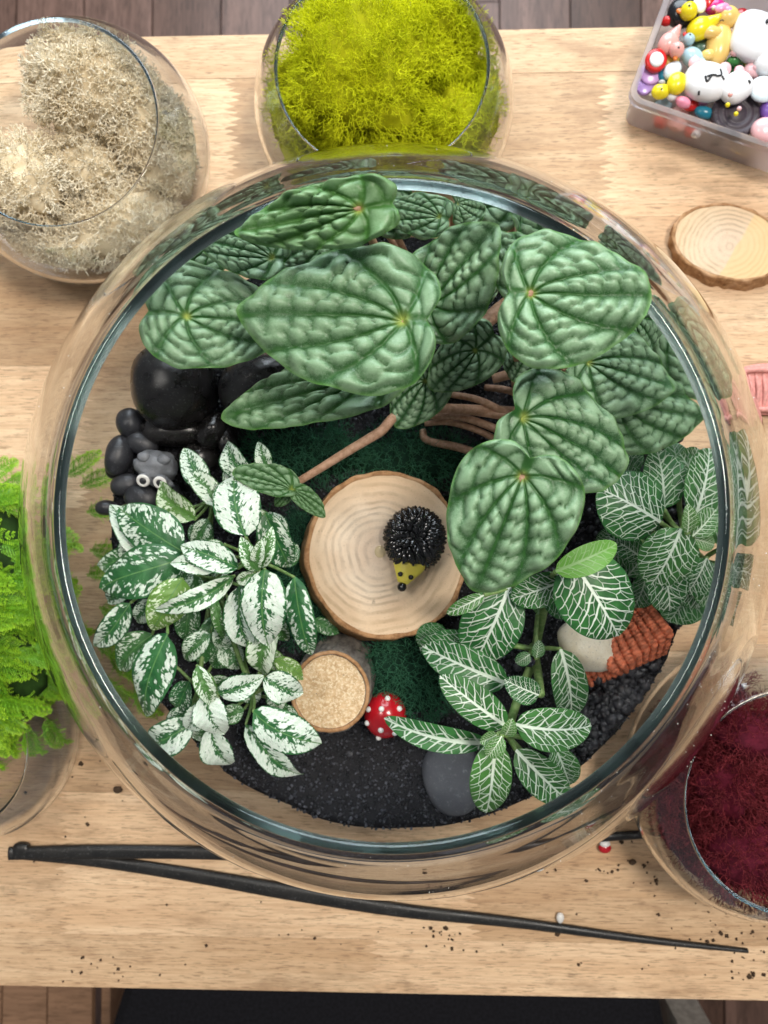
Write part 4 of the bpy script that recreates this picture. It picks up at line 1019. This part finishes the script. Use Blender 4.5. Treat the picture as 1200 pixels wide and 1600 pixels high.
# ---- net veined plants
FL1 = [((1032, 816), (934, 762), 108, .176, .180, 0, 1, dict(cup=.22, fold=.0)),
    ((1037, 795), (1026, 702), 66, .160, .154, 0, .75, {}),
    ((1086, 806), (1108, 700), 62, .166, .160, .1, 1, {}),
    ((1100, 790), (1062, 708), 48, .138, .134, .1, .55, {}),
    ((1064, 826), (1017, 914), 90, .186, .172, .12, 1, dict(cup=.2, fold=0.)),
    ((1030, 868), (1046, 954), 66, .156, .142, 0, .95, {}),
    ((1104, 872), (1072, 928), 60, .148, .140, 0, .95, {}),
    ((1084, 905), (1044, 972), 72, .126, .118, 0, .45, {}),
    ((1074, 832), (1074, 788), 26, .190, .194, .55, 1, dict(fold=.5)),
    ((1082, 838), (1118, 796), 40, .186, .182, .3, 1, {}),
    ((1086, 842), (1116, 852), 28, .184, .182, .5, 1, {}),
    ((1128, 856), (1162, 672), 112, .150, .142, .25, 1, {}),
    ((1120, 880), (1188, 906), 54, .138, .132, 0, .9, {}),
    ((1110, 930), (1160, 966), 52, .122, .118, 0, .8, {}),
    ((972, 830), (932, 850), 34, .140, .136, 0, .8, {}),
    ((1000, 870), (950, 838), 40, .134, .140, 0, .7, dict(fold=.4)),
    ((1020, 840), (990, 800), 50, .120, .116, 0, .45, {}),
    ((985, 745), (960, 700), 60, .118, .114, 0, .5, {}),
    ((1060, 760), (1050, 690), 46, .112, .108, 0, .4, {}),
    ((980, 900), (1010, 860), 40, .120, .116, 0, .5, {}), ((1066, 872), (1092, 950), 60, .136, .128, 0, .85, {}),
    ((1000, 780), (950, 735), 58, .132, .128, .05, .7, {}), ((1010, 900), (990, 950), 44, .116, .110, 0, .5, {}),
    ((985, 842), (948, 880), 44, .126, .122, .05, .7, {}), ((1062, 760), (1090, 700), 48, .130, .126, .2, .8, {}),
    ((1130, 760), (1150, 700), 60, .150, .144, .3, .95, {}), ((1100, 955), (1130, 985), 50, .112, .108, 0, .6, {}), ((1096, 800), (1122, 740), 50, .146, .140, .3, .95, {}),
    ((1090, 880), (1118, 950), 56, .140, .132, .1, .95, {}), ((1046, 905), (1090, 940), 48, .130, .126, 0, .85, {})]
nb = P(1068, 850, .080)
fit1 = thing('net_veined_plant', nb, 'nerve plant with white netted dark green leaves against the right wall of the bowl', 'plant', 'nerve plants in the big bowl')
nodes1 = [(1070, 838, .168), (1036, 862, .128), (1100, 876, .128)]
FL2 = [((890, 872), (966, 994), 120, .186, .178, 0, 1, dict(cup=.22, fold=0.)),
    ((868, 893), (964, 850), 46, .198, .196, .9, .18, {}),
    ((886, 905), (798, 936), 52, .166, .160, .1, .95, {}),
    ((756, 930), (698, 959), 24, .160, .158, .35, .9, {}),
    ((796, 915), (742, 1034), 94, .154, .140, 0, .85, dict(cup=.15)),
    ((748, 1004), (655, 1012), 54, .134, .124, 0, .6, {}),
    ((792, 1068), (660, 1010), 62, .142, .136, 0, .75, {}),
    ((790, 1134), (687, 1056), 56, .164, .168, .1, 1, dict(cup=.1)),
    ((760, 1160), (600, 1122), 42, .152, .150, 0, .7, dict(side=-.04)),
    ((774, 1160), (760, 1270), 64, .170, .158, .35, 1, dict(cup=.18, fold=0.)),
    ((806, 1132), (924, 1134), 68, .172, .170, .15, 1, dict(cup=.1, side=.03)),
    ((806, 1172), (886, 1250), 58, .158, .148, .1, .95, {}),
    ((868, 1168), (890, 1226), 50, .130, .122, .15, .8, {}),
    ((842, 1086), (788, 1062), 42, .160, .164, 0, 1, dict(fold=.4)),
    ((876, 1014), (892, 1122), 58, .142, .130, .05, .85, dict(roll=10)),
    ((828, 1022), (806, 1036), 22, .130, .128, 0, .8, {}),
    ((838, 1028), (842, 1000), 20, .132, .134, .1, .8, {}),
    ((784, 1150), (762, 1182), 30, .178, .176, .5, 1, dict(fold=.5)),
    ((790, 1148), (800, 1122), 24, .178, .184, .6, .9, dict(fold=.5)),
    ((776, 1148), (750, 1160), 24, .176, .178, .5, 1, dict(fold=.5)),
    ((872, 1236), (946, 1284), 56, .118, .108, .05, .85, {}),
    ((850, 910), (905, 960), 60, .150, .146, 0, .5, {}),
    ((840, 960), (860, 900), 36, .120, .118, .5, .3, {}),
    ((700, 990), (650, 1000), 50, .116, .112, 0, .5, {})]
nb2 = P(835, 1010, .080)
fit2 = thing('net_veined_plant', nb2, 'nerve plant with long netted leaves spreading over the sand below the crinkled plant', 'plant', 'nerve plants in the big bowl')
nodes2 = [(792, 1148, .166), (838, 1015, .120), (862, 905, .150), (845, 1085, .150)]
for root, LL, nds, b0 in ((fit1, FL1, nodes1, nb), (fit2, FL2, nodes2, nb2)):
    for i, (b, t, W, zb, zt, yo, vis, kw) in enumerate(LL):
        blade(root, M_fit, b, t, W, zb - .002, zt - .002, shape=(.50, .58), seed=i + (50 if root is fit2 else 0), quilt=.008, at={'young': yo, 'vis': vis}, **kw)
        nd = min(nds, key=lambda q_: (q_[0] - b[0]) ** 2 + (q_[1] - b[1]) ** 2)
        petiole(root, P(*b, zb - .003), P(nd[0], nd[1], min(nd[2], zb - .004)), M_gstem, .0013)
    for nd in nds: mk('stem', tube(spline([(b0.x + random.uniform(-.004, .004), b0.y, .082), np.array(P(*nd)) * .6 + np.array(b0) * .4, P(*nd)], 8), [.0030, .0024], 9), M_gstem, root)
# ------------------------------------------------------------------ black tweezers under the big bowl
tw = thing('long_tweezers', P(30, 1330, 0), 'long curved black steel tweezers lying open under the front of the big bowl', 'tweezers')
def arm(pts, wd, zs, name='arm'):
    C_ = spline([P(x, y, 0) for x, y in pts], 10); m_ = len(C_); T_ = np.gradient(C_, axis=0); T_ /= np.linalg.norm(T_, axis=1)[:, None]; N_ = np.column_stack([-T_[:, 1], T_[:, 0], np.zeros(m_)])
    wv = np.interp(np.linspace(0, 1, m_), np.linspace(0, 1, len(wd)), wd) * pxm(0) / 2; zz = np.interp(np.linspace(0, 1, m_), np.linspace(0, 1, len(zs)), zs)
    sec = [(-1, .0), (-.9, .0018), (-.3, .0026), (.3, .0026), (.9, .0018), (1, .0), (.85, -.0006), (-.85, -.0006)]
    V = np.stack([C_ + N_ * (a * wv)[:, None] + np.array([0, 0, 1.]) * (zz + b)[:, None] for a, b in sec], 1).reshape(-1, 3)
    F = grid_faces(m_, 8, True).tolist() + [list(range(8))[::-1], [(m_ - 1) * 8 + i for i in range(8)]]
    return mk(name, (V, F), M_tweez, tw)
arm([(20, 1331), (150, 1343), (300, 1364), (450, 1389), (620, 1417), (800, 1437), (1000, 1464), (1166, 1483)], [18, 19, 22, 25, 21, 16, 11, 6], [.0012, .002, .004, .004, .003, .0015])
arm([(20, 1329), (150, 1326), (330, 1327), (520, 1335), (700, 1324), (860, 1310), (1000, 1301), (1080, 1300)], [20, 22, 20, 18, 16, 14, 12, 7], [.0052, .006, .0075, .006, .004, .002])
mk('joint', ball(P(34, 1329, .0045), (.007, .0065, .004), None, 12, 16, 0, 1, 0, 3.), M_tweez, tw)

# ------------------------------------------------------------------ loose things on the table
sc_ = P(1140, 385, .010)
wood_disc('wood_slice', 1140, 378, .010, .0005, 90, 60, 21, M_slice2, M_bark, (sc_.x, sc_.y), 'small oval wood slice lying on the table at the right of the big bowl', 'wood slice', .0026, (.002, -.003), rad(-14), .0, 1.03)
M_pink = plain('pink_rope', (.66, .30, .26), .8, .2, .15, 400., .4)
rp = thing('pink_ribbed_pad', P(1185, 600, 0), 'pink ribbed pad lying half out of view at the right edge of the table', 'pad')
mk('base', ball(P(1206, 608, .004), (.030, .020, .004), None, 14, 26, .04, 2, 3, 3.), M_pink, rp)
for k in range(9):
    x0 = 1160 + k * 11; mk('rib', tube(spline([P(x0, 640 - abs(k - 4), .0070), P(x0 + 3, 610, .0095), P(x0 - 1, 582 + abs(k - 4), .0070)], 6), .0016, 7), M_pink, rp)
for yy in (578, 640): mk('band', tube(spline([P(1152, yy + (10 if yy > 600 else 6), .0065), P(1180, yy, .0085), P(1250, yy + 4, .0075)], 8), .0022, 8), M_pink, rp)
pb = thing('red_button', P(945, 1322, 0), 'tiny red and white ornament on the table beside the burgundy bowl', 'ornament')
mk('cap', ball(P(945, 1325, .003), (.0050, .0040, .003), None, 12, 16), M_red, pb); mk('stem', ball(P(945, 1318, .0035), (.0042, .0028, .003), None, 10, 14), M_white, pb)
tag(mk('white_pebble', ball(P(875, 1434, .0025), (.0030, .0042, .0025), None, 10, 14, .12, 2, 4), M_white), 'tiny white pebble on the table behind the tweezers', 'pebble')
# soil crumbs
pts = []
def crumbs(cx, cy, sx, sy, n):
    for _ in range(n): pts.append((random.gauss(cx, sx), random.gauss(cy, sy)))
crumbs(1150, 1440, 55, 36, 50); crumbs(1170, 1530, 26, 16, 20); crumbs(980, 1360, 50, 26, 34); crumbs(690, 1460, 22, 14, 22); crumbs(1000, 1480, 150, 60, 16); crumbs(130, 1260, 90, 60, 16); crumbs(180, 1515, 36, 8, 14); crumbs(400, 1450, 250, 60, 20)
pts = [(x, y) for x, y in pts if y < 1535]
C3 = np.array([P(x, y, .0004) for x, y in pts]); grains('soil_crumbs', C3, np.array([random.choice((.0007, .0008, .0010, .0016)) * random.uniform(.7, 1.5) for _ in pts]), cubV, cubF, M_crumb, 'dark soil crumbs scattered over the front of the table', 'soil')
for i, (x, y, s, lb) in enumerate([(184, 1234, .0036, 'largest dark soil lump on the table left of the big bowl'), (988, 1347, .0026, 'dark soil lump beside the foot of the burgundy bowl')]):
    tag(mk('soil_lump', ball(P(x, y, .002), (s, s * .8, .0024), None, 9, 12, .35, 2.5, i), M_crumb), lb, 'soil lump')

# ------------------------------------------------------------------ bright green feathery plant at the left
def frond_proto(seed):
    g = np.random.default_rng(seed); Vs = []; Fs = []; tp = []; n = 0
    def leaflets(p0, d, L, t0):
        nonlocal n
        d = d / np.linalg.norm(d); s = np.cross(d, (0, 0, 1.)); s /= np.linalg.norm(s) + 1e-9; u = np.cross(s, d)
        m_ = max(4, int(L / .00125)); bend = g.uniform(-.3, .3)
        for k in range(m_):
            f = k / m_; p = p0 + d * L * f + s * bend * L * f * f - np.array([0, 0, 1]) * L * .25 * f * f; w_ = .0019 * (1 - .45 * f) * g.uniform(.8, 1.2)
            for sd in (-1, 1):
                e = d * .55 + s * sd * .8 + u * g.uniform(.05, .5); e /= np.linalg.norm(e); c_ = np.cross(e, u) * .36
                a, b, c2, d2 = p, p + (e * .5 + c_) * w_, p + e * w_ * 1.15, p + (e * .5 - c_) * w_
                Vs.extend([a, b + u * .0002, c2, d2 + u * .0002]); Fs.append([n, n + 1, n + 2, n + 3]); tp.extend([t0 * .4 + f * .6] * 4); n += 4
        # growing tip
    L = .040; y = np.array([0, 1., 0])
    def main(t): return np.array([.004 * math.sin(t * 3 + seed), L * t, .010 * t * (1 - t) * 2 - .012 * t * t])
    for k in range(13):
        t = .08 + k * .072; p = main(t); bl = .0125 * math.sin(math.pi * min(1, t * .8 + .22)) + .002
        for sd in (-1, 1):
            d = np.array([sd * .80, .62, g.uniform(-.1, .25)]); leaflets(p, d, bl * g.uniform(.8, 1.1), t)
            if bl > .008: q = p + d / np.linalg.norm(d) * bl * .5; leaflets(q, np.array([sd * .2, 1., .1]), bl * .5, t)
    leaflets(main(.0), y, L * 1.0, .9)
    return np.array(Vs), np.array(Fs), np.array(tp)
FP = []
for s_ in range(5):
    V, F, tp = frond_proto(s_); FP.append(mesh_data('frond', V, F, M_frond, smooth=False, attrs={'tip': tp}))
pot = P(-8, 960, .03)
M_pot = plain('black_nursery_pot', (.02, .02, .022), .55, .4)
sel = thing('feathery_green_plant', (pot.x, pot.y, .0), 'bright lime green feathery spikemoss plant in a pot at the left of the big bowl', 'plant')
px_ = min(pot.x, BC.x - .222 - .052)
pot = Vector((px_, pot.y, 0)); sel.location = pot; ORG[sel.name] = pot
mk('pot', lathe([(.0, .001), (.033, .001), (.044, .060), (.0475, .061), (.0475, .068), (.044, .068), (.042, .060), (.0, .058)], (pot.x, pot.y, 0), 48), M_pot, sel)
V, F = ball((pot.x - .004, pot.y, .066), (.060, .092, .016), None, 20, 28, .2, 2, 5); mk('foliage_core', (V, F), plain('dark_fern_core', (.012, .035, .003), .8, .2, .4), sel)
k = 0; tries = 0
while k < 200 and tries < 4000:
    tries += 1
    u_, v_ = random.uniform(-1, 1), random.uniform(-1, 1)
    if u_ * u_ + v_ * v_ > 1: continue
    rr = math.sqrt(u_ * u_ + v_ * v_); x, y = pot.x - .004 + u_ * .062, pot.y + v_ * .098; z = .080 + .014 * (1 - rr * rr) + random.uniform(-.009, .010)
    a = math.atan2(v_ * .6 - .25, u_) - math.pi / 2 + random.uniform(-.7, .7)
    o = bpy.data.objects.new('frond', FP[k % 5]); COL.objects.link(o); o.parent = sel
    o.location = Vector((x, y, z - .012 * rr * rr)) - pot; s_ = random.uniform(.62, .95)
    o.rotation_euler = (random.uniform(-.45, .45) - .9 * max(0, rr - .45), random.uniform(-.4, .4), a); o.scale = (s_, s_, s_); k += 1
# trailing fronds that hang down past the pot and under the bowl wall
for (fx, fy, fz, a, rx_) in [(70, 1120, .060, -2.7, -.45), (110, 1085, .050, -2.4, -.5), (150, 1060, .020, -2.2, -.2), (45, 1135, .062, -3.0, -.5), (185, 1040, .010, -2.0, -.1), (120, 760, .04, -1.0, -.2), (95, 745, .05, -.8, -.1), (130, 800, .03, -1.3, -.1), (20, 1130, .06, 3.0, -.4), (135, 860, .02, -1.5, -.1), (150, 950, .02, -1.8, -.1), (205, 1075, .008, -2.4, 0), (130, 900, .03, -1.2, -.1), (140, 1000, .02, -1.9, -.1), (165, 1020, .012, -2.2, -.1)]:
    p_ = P(fx, fy, fz)
    d_ = math.hypot(p_.x - BC.x, p_.y - BC.y)
    o = bpy.data.objects.new('frond', FP[int(fx) % 5]); COL.objects.link(o); o.parent = sel; o.location = p_ - pot; o.rotation_euler = (rx_, 0, a); o.scale = (.8, .8, .8)

# ------------------------------------------------------------------ clear box of charms
BZ = .040; A0 = rad(-20.4)
bc0 = P(986, 152, BZ); ux = np.array([math.cos(A0), math.sin(A0), 0]); uy = np.array([-math.sin(A0), math.cos(A0), 0])
BW, BH = .20, .15
def bxy(u, v, z): q = np.array([bc0.x, bc0.y, 0]) + ux * u + uy * v; return np.array([q[0], q[1], z])
m = Mat('frosted_plastic'); g1 = m.node('ShaderNodeBsdfPrincipled'); g1.inputs['Base Color'].default_value = (.93, .90, .93, 1); g1.inputs['Roughness'].default_value = .28; g1.inputs['Transmission Weight'].default_value = .86; g1.inputs['IOR'].default_value = 1.25
m.t.links.new(g1.outputs[0], m.out.inputs[0]); M_plastic = m.m
def rrect(x0, y0, x1, y1, r, z, n=7):
    pts = []
    for cx, cy, a0 in ((x1 - r, y1 - r, 0), (x0 + r, y1 - r, 90), (x0 + r, y0 + r, 180), (x1 - r, y0 + r, 270)):
        for k in range(n): a = rad(a0 + 90 * k / (n - 1)); pts.append(bxy(cx + r * math.cos(a), cy + r * math.sin(a), z))
    return np.array(pts)
dr = .004
rings = [rrect(dr, dr, BW - dr, BH - dr, .008, .0008), rrect(dr * .2, dr * .2, BW - dr * .2, BH - dr * .2, .009, BZ - .007), rrect(-.0022, -.0022, BW + .0022, BH + .0022, .010, BZ - .0065), rrect(-.0022, -.0022, BW + .0022, BH + .0022, .010, BZ),
         rrect(.0018, .0018, BW - .0018, BH - .0018, .007, BZ), rrect(.0024, .0024, BW - .0024, BH - .0024, .007, BZ - .004), rrect(dr + .0016, dr + .0016, BW - dr - .0016, BH - dr - .0016, .006, .0026)]
N_ = len(rings[0]); V = np.concatenate(rings); F = grid_faces(len(rings), N_, True)[:, ::-1].tolist() + [list(range(N_))[::-1], [(len(rings) - 1) * N_ + i for i in range(N_)]]
bx_ = mk('plastic_box', (V, F), M_plastic, smooth=False); tag(bx_, 'open frosted plastic box full of tiny resin charms at the upper right', 'box')

cache = {}
def paint(name, col, rough=.22, **k):
    if name not in cache: cache[name] = plain(name, col, rough, .5, .05, 90., **k)
    return cache[name]
YEL = paint('yellow_resin', (.87, .72, .02)); PNK = paint('pink_resin', (.86, .42, .38)); BLU = paint('pale_blue_resin', (.42, .62, .70)); TAN = paint('tan_resin', (.82, .56, .17)); WHT = paint('white_resin', (.82, .82, .84)); RED = paint('red_resin', (.62, .02, .02)); BLK = paint('black_resin', (.012, .012, .015)); ORG_ = paint('orange_resin', (.80, .22, .04)); PUR = paint('lilac_resin', (.56, .33, .70)); VIO = paint('violet_resin', (.20, .10, .42)); TEAL = paint('teal_resin', (.02, .20, .30)); GRN = paint('green_resin', (.05, .24, .06)); BPK = paint('blush_resin', (.86, .52, .55)); COO = paint('dark_cookie', (.055, .042, .055), .5); PALE = paint('blue_white_resin', (.74, .86, .92)); MAG = paint('magenta_resin', (.55, .02, .22)); OCH = paint('ochre_resin', (.52, .36, .06))
gc = 'resin charms in the frosted box'
def rel(px, py, z): return P(px, py, z)
def duck(px, py, z, s, head, tail, mat, label, hs=.62, beakmat=None):
    """head and tail are photo directions from the body centre, in pixels"""
    c = rel(px, py, z); k = pxm(z); r = thing('duck_charm', (c.x, c.y, z - .006), label, 'charm', gc)
    hd = np.array([head[0] * k, -head[1] * k, .0]); tl = np.array([tail[0] * k, -tail[1] * k, 0]); a = math.atan2(tl[1], tl[0])
    mk('body', ball(c, (s, s * .80, s * .72), rotz(a), 16, 22), mat, r)
    mk('tail', tube(spline([np.array(c) + tl * .35, np.array(c) + tl * .8 + np.array([0, 0, s * .25]), np.array(c) + tl * 1.1 + np.array([0, 0, s * .6])], 6), [s * .62, s * .40, s * .10], 12), mat, r)
    hc_ = np.array(c) + hd + np.array([0, 0, s * .45]); h = mk('head', ball(hc_, s * hs, None, 14, 20), mat, r)
    pd = np.array([-tl[0], -tl[1], 0]); pd /= np.linalg.norm(pd) + 1e-9; hn = hd / (np.linalg.norm(hd) + 1e-9); bd = pd * .75 + hn * .5; bd /= np.linalg.norm(bd)
    mk('beak', ball(hc_ + bd * s * hs * 1.05, (s * .26, s * .20, s * .12), rotz(math.atan2(bd[1], bd[0])), 8, 12), beakmat or ORG_, r)
    mk('eye', ball(hc_ + np.array([bd[0] * .25, bd[1] * .25, .93]) * s * hs, (s * .10, s * .10, s * .06), None, 6, 10), M_dot, r)
    return r
duck(1093, 45, .040, .0100, (-20, -22), (26, -12), YEL, 'yellow duck charm with orange beak at the top left of the box')
duck(1044, 68, .040, .0088, (10, 16), (14, -20), PNK, 'pink duck charm beside the left wall of the box')
duck(1082, 90, .036, .0085, (-8, -24), (14, 12), BLU, 'pale blue duck charm with a red beak between pink and tan charms', .5, RED)
# tan animal hugging itself
r = thing('tan_animal_charm', P(1128, 55, .03), 'tan bear like charm with a pink bow lying on its back in the box', 'charm', gc)
mk('body', ball(P(1123, 68, .036), (.0092, .0165, .008), rotz(-.12), 18, 24), TAN, r); mk('head', ball(P(1135, 28, .039), (.0090, .0080, .008), None, 16, 20), TAN, r)
mk('arm', ball(P(1110, 50, .042), (.0085, .0045, .004), rotz(-.1), 12, 16), TAN, r); mk('ear', ball(P(1155, 27, .041), (.0032, .0028, .002), None, 8, 12), TAN, r); mk('foot', ball(P(1106, 86, .038), (.0055, .0040, .004), None, 10, 14), TAN, r)
mk('bow', J(ball(P(1128, 12, .045), (.0055, .0032, .0022), rotz(.3), 10, 14), ball(P(1138, 16, .045), (.0040, .0028, .0022), rotz(-.5), 10, 14)), paint('pink_bow', (.85, .32, .52)), r)
mk('eye', tube(spline([P(1125, 33, .0475), P(1128, 31, .0478), P(1131, 33, .0475)], 4), .0004, 5), M_dot, r)
def cat_head(px, py, z, s, rot, label, marks):
    c = rel(px, py, z); r = thing('cat_charm', (c.x, c.y, z - .007), label, 'charm', gc); R_ = rotz(rot)
    mk('head', ball(c, (s * 1.15, s, s * .6), R_, 20, 26, 0, 1, 0, 2.4), WHT, r)
    for sd in (-1, 1):
        e = np.array(c) + R_ @ np.array([sd * s * .78, s * .78, s * .1]); mk('ear', ball(e, (s * .34, s * .36, s * .24), R_, 10, 14), BPK, r)
    for pts_ in marks:
        p3 = [np.array(c) + R_ @ np.array([a * s, b * s, s * .61 * math.sqrt(max(0, 1 - (a / 1.25) ** 2 - (b / 1.1) ** 2)) + .0004]) for a, b in pts_]
        mk('painted_mark', tube(spline(p3, 5), .00075, 6), M_dot, r)
    return r
cat_head(1103, 128, .041, .0140, rad(-12), 'larger white animal head charm with painted closed eyes and pink ears', [[(-.15, -.1), (.05, .0), (.28, .05)], [(.45, .45), (.55, .15), (.30, .0)], [(.05, -.05), (-.1, -.35), (-.25, -.1)], [(.6, .1), (.75, -.05)], [(-.35, -.8), (-.3, -.95)]])
r = cat_head(1150, 137, .043, .0108, rad(35), 'white animal charm with pink ears leaning on the dark cookie charm', [[(.55, -.2), (.6, -.35), (.5, -.4)]])
for x, y, mt in ((1141, 148, PNK), (1137, 164, YEL), (1150, 178, YEL), (1155, 170, BPK)): mk('bead', ball(P(x, y, .052 if y < 170 else .048), .0017, None, 8, 10), mt, r)
r = thing('cat_charm', P(1180, 60, .03), 'glossy white animal charm with pink paws in the top right of the box', 'charm', gc)
mk('body', ball(P(1178, 58, .040), (.0165, .0180, .009), rotz(-.5), 22, 28, .10, 1.4, 3, 2.8), WHT, r); mk('head', ball(P(1198, 100, .040), (.010, .0095, .008), None, 14, 18), WHT, r)
for x, y in ((1149, 82), (1154, 66), (1183, 106)): mk('paw', ball(P(x, y, .040), (.0035, .0028, .003), None, 8, 12), BPK, r)
mk('eye', ball(P(1199, 33, .049), (.0012, .0018, .001), None, 6, 8), M_dot, r)
# round cookie with rings
c = P(1150, 178, .034); r = thing('cookie_charm', (c.x, c.y, .027), 'dark round ribbed cookie charm under the white animal heads', 'charm', gc)
mk('disc', lathe([(0, .0), (.0165, .0), (.0178, .0015), (.0178, .0045), (.0165, .006), (.014, .0062), (.0135, .0056), (.012, .0056), (.0115, .0063), (.009, .0063), (.0085, .0056), (.007, .0056), (.0065, .0063), (0, .0063)], (c.x, c.y, .030), 44), COO, r)
for k in range(20): a = k * math.tau / 20; mk('rib', ball((c.x + .0152 * math.cos(a), c.y + .0152 * math.sin(a), .0360), (.0011, .0006, .0005), rotz(a), 5, 6), COO, r)
def disc(px, py, z, r_, h, mat, top, label, tilt=0., name='disc_charm'):
    c = P(px, py, z); r = thing(name, (c.x, c.y, z - h), label, 'charm', gc); R_ = rotx(tilt)
    V, F = lathe([(0, -h), (r_ * .9, -h), (r_, -h * .7), (r_, -.0006), (r_ * .88, 0), (0, 0)], (0, 0, 0), 30); mk('body', (V @ R_.T + np.array(c), F), mat, r)
    if top is not None:
        V, F = ball((0, 0, .0002), (r_ * .68, r_ * .68, .0012), None, 8, 20); mk('top', (V @ R_.T + np.array(c), F), top, r)
    return r
disc(1026, 93, .042, .0078, .006, RED, WHT, 'red cap charm with a white top near the left wall of the box', .15)
disc(1018, 113, .035, .0082, .003, PUR, None, 'lilac disc charm under the red cap', .1); disc(1016, 122, .031, .0078, .0025, PUR, None, 'second lilac disc charm in the left corner of the box', .2)
disc(1008, 133, .032, .0065, .004, paint('mauve_resin', (.42, .27, .62)), None, 'mauve disc charm in the lower left corner of the box')
def blob(name, px, py, z, r, mat, label, rot=0., seed=0, nz=.05, extra=None):
    c = P(px, py, z); o = thing(name, (c.x, c.y, z - r[2]), label, 'charm', gc); mk('body', ball(c, r, rotz(rot), 16, 20, nz, 1.5, seed), mat, o)
    for x, y, dz, s, mt in (extra or []): mk('dot', ball(P(x, y, z + dz), s, None, 7, 9), mt, o)
    return o
blob('chick_charm', 1057, 131, .040, (.0072, .0084, .006), YEL, 'larger yellow egg shaped charm left of the white animal head', -.3)
blob('chick_charm', 1032, 143, .037, (.0068, .0055, .005), YEL, 'small yellow chick charm near the front wall of the box', 0., 1, .05, [(1034, 139, .0052, .0007, M_dot)])
blob('shell_charm', 1051, 110, .038, (.0075, .0055, .005), PALE, 'white and blue shell charm beside the yellow egg charm', .7, 2, .1)
blob('teal_charm', 1037, 119, .033, (.0050, .0060, .005), TEAL, 'small teal charm between lilac discs and yellow egg')
blob('ochre_charm', 1046, 98, .034, (.0080, .0055, .005), OCH, 'ochre charm below the pink duck', .5)
blob('silver_bead_charm', 1034, 129, .040, (.0026, .0020, .002), paint('silver_bead', (.45, .43, .42), .15), 'tiny silver bead above the small yellow chick')
blob('white_bead_charm', 1050, 151, .036, (.0036, .0030, .003), WHT, 'tiny white bead beside the small yellow chick')
blob('pink_heart_charm', 1067, 160, .037, (.0058, .0040, .004), paint('bright_pink_resin', (.85, .30, .42)), 'bright pink charm by the front wall of the box', -.4, 3, .12)
blob('teal_charm', 1100, 176, .031, (.0075, .0045, .004), TEAL, 'dark teal charm under the front of the white animal head', -.35)
blob('red_charm', 1080, 165, .030, (.0060, .0040, .004), RED, 'dark red charm beneath the larger white animal head')
blob('green_charm', 1147, 95, .034, (.0058, .0036, .004), GRN, 'green leaf charm below the tan animal', .1)
blob('green_charm', 1100, 72, .030, (.0090, .0070, .005), paint('grey_green_resin', (.10, .20, .15)), 'grey green charm seen between the blue duck and the tan animal')
blob('black_charm', 1066, 22, .036, (.0115, .0105, .008), BLK, 'black rounded charm behind the yellow duck', 0, 4, .1)
blob('white_disc_charm', 1093, 8, .042, (.0048, .0062, .003), WHT, 'white oval charm with a red edge at the top of the box', .2)
blob('red_charm', 1106, 2, .036, (.0060, .0075, .005), RED, 'red charm at the top edge of the picture')
blob('magenta_charm', 1118, 12, .036, (.0075, .0060, .005), MAG, 'magenta charm behind the pink bow', 0, 2, .1, [(1115, 12, .006, .0016, WHT)])
blob('red_charm', 1042, 33, .034, (.0048, .0032, .004), RED, 'small red charm against the left wall beside the yellow duck beak')
blob('red_charm', 1158, 32, .032, (.0065, .0090, .005), paint('deep_red_resin', (.33, .01, .015)), 'deep red charm between the tan and the white animals')
blob('white_disc_charm', 1192, 140, .042, (.0098, .0098, .004), PALE, 'round white blue disc charm at the right edge of the picture')
blob('violet_charm', 1198, 172, .036, (.0052, .0072, .005), VIO, 'violet charm below the round white disc')
blob('pink_animal_charm', 1200, 205, .038, (.0125, .0095, .006), paint('rose_resin', (.88, .50, .52)), 'rose pink animal charm in the front right of the box', -.3, 5, .1)
blob('blush_charm', 1180, 110, .036, (.0090, .0060, .005), BPK, 'blush charm under the glossy white animal')
# lower layer seen through the wall
for i, (px, py, z, r, mt, lb) in enumerate([
    (1012, 150, .016, (.008, .007, .006), paint('ivory_resin', (.80, .76, .64)), 'ivory charm seen through the front left corner of the box'),
    (1035, 165, .018, (.007, .005, .005), BLU, 'blue charm seen through the front wall of the box'),
    (1060, 185, .016, (.0085, .009, .007), PNK, 'pink charm seen through the front wall of the box'),
    (1035, 186, .013, (.007, .006, .006), RED, 'red charm seen low through the front wall of the box'),
    (1085, 200, .014, (.008, .007, .006), RED, 'red and white charm seen low through the front wall of the box'),
    (1088, 208, .016, (.0042, .0036, .004), WHT, 'white charm seen low through the front wall of the box'),
    (1120, 210, .013, (.006, .008, .006), paint('slate_resin', (.10, .14, .20)), 'slate blue charm seen through the front wall of the box'),
    (1165, 225, .014, (.012, .008, .006), paint('cream_resin', (.78, .68, .50)), 'cream charm seen through the front wall of the box')]):
    blob('resin_charm', px, py, z, r, mt, lb, 0, i)
for i in range(34):        # charms filling the bottom of the box
    u_, v_ = random.uniform(.02, BW - .02), random.uniform(.018, BH - .018); c = bxy(u_, v_, .012 + random.uniform(0, .010))
    mt = random.choice([YEL, PNK, BLU, WHT, RED, PUR, TEAL, GRN, BPK, COO, TAN])
    s_ = random.uniform(.007, .010); o = tag(mk('resin_charm', ball(c, (s_, s_ * .8, s_ * .8), rotz(random.uniform(0, 3)), 10, 14, .08, 1.5, i), mt), mt.name.replace('_resin', '').replace('_', ' ') + ' rounded charm buried in the bottom layer of the frosted box', 'charm', 'buried ' + mt.name.replace('_resin', '').replace('_', ' ') + ' charms')
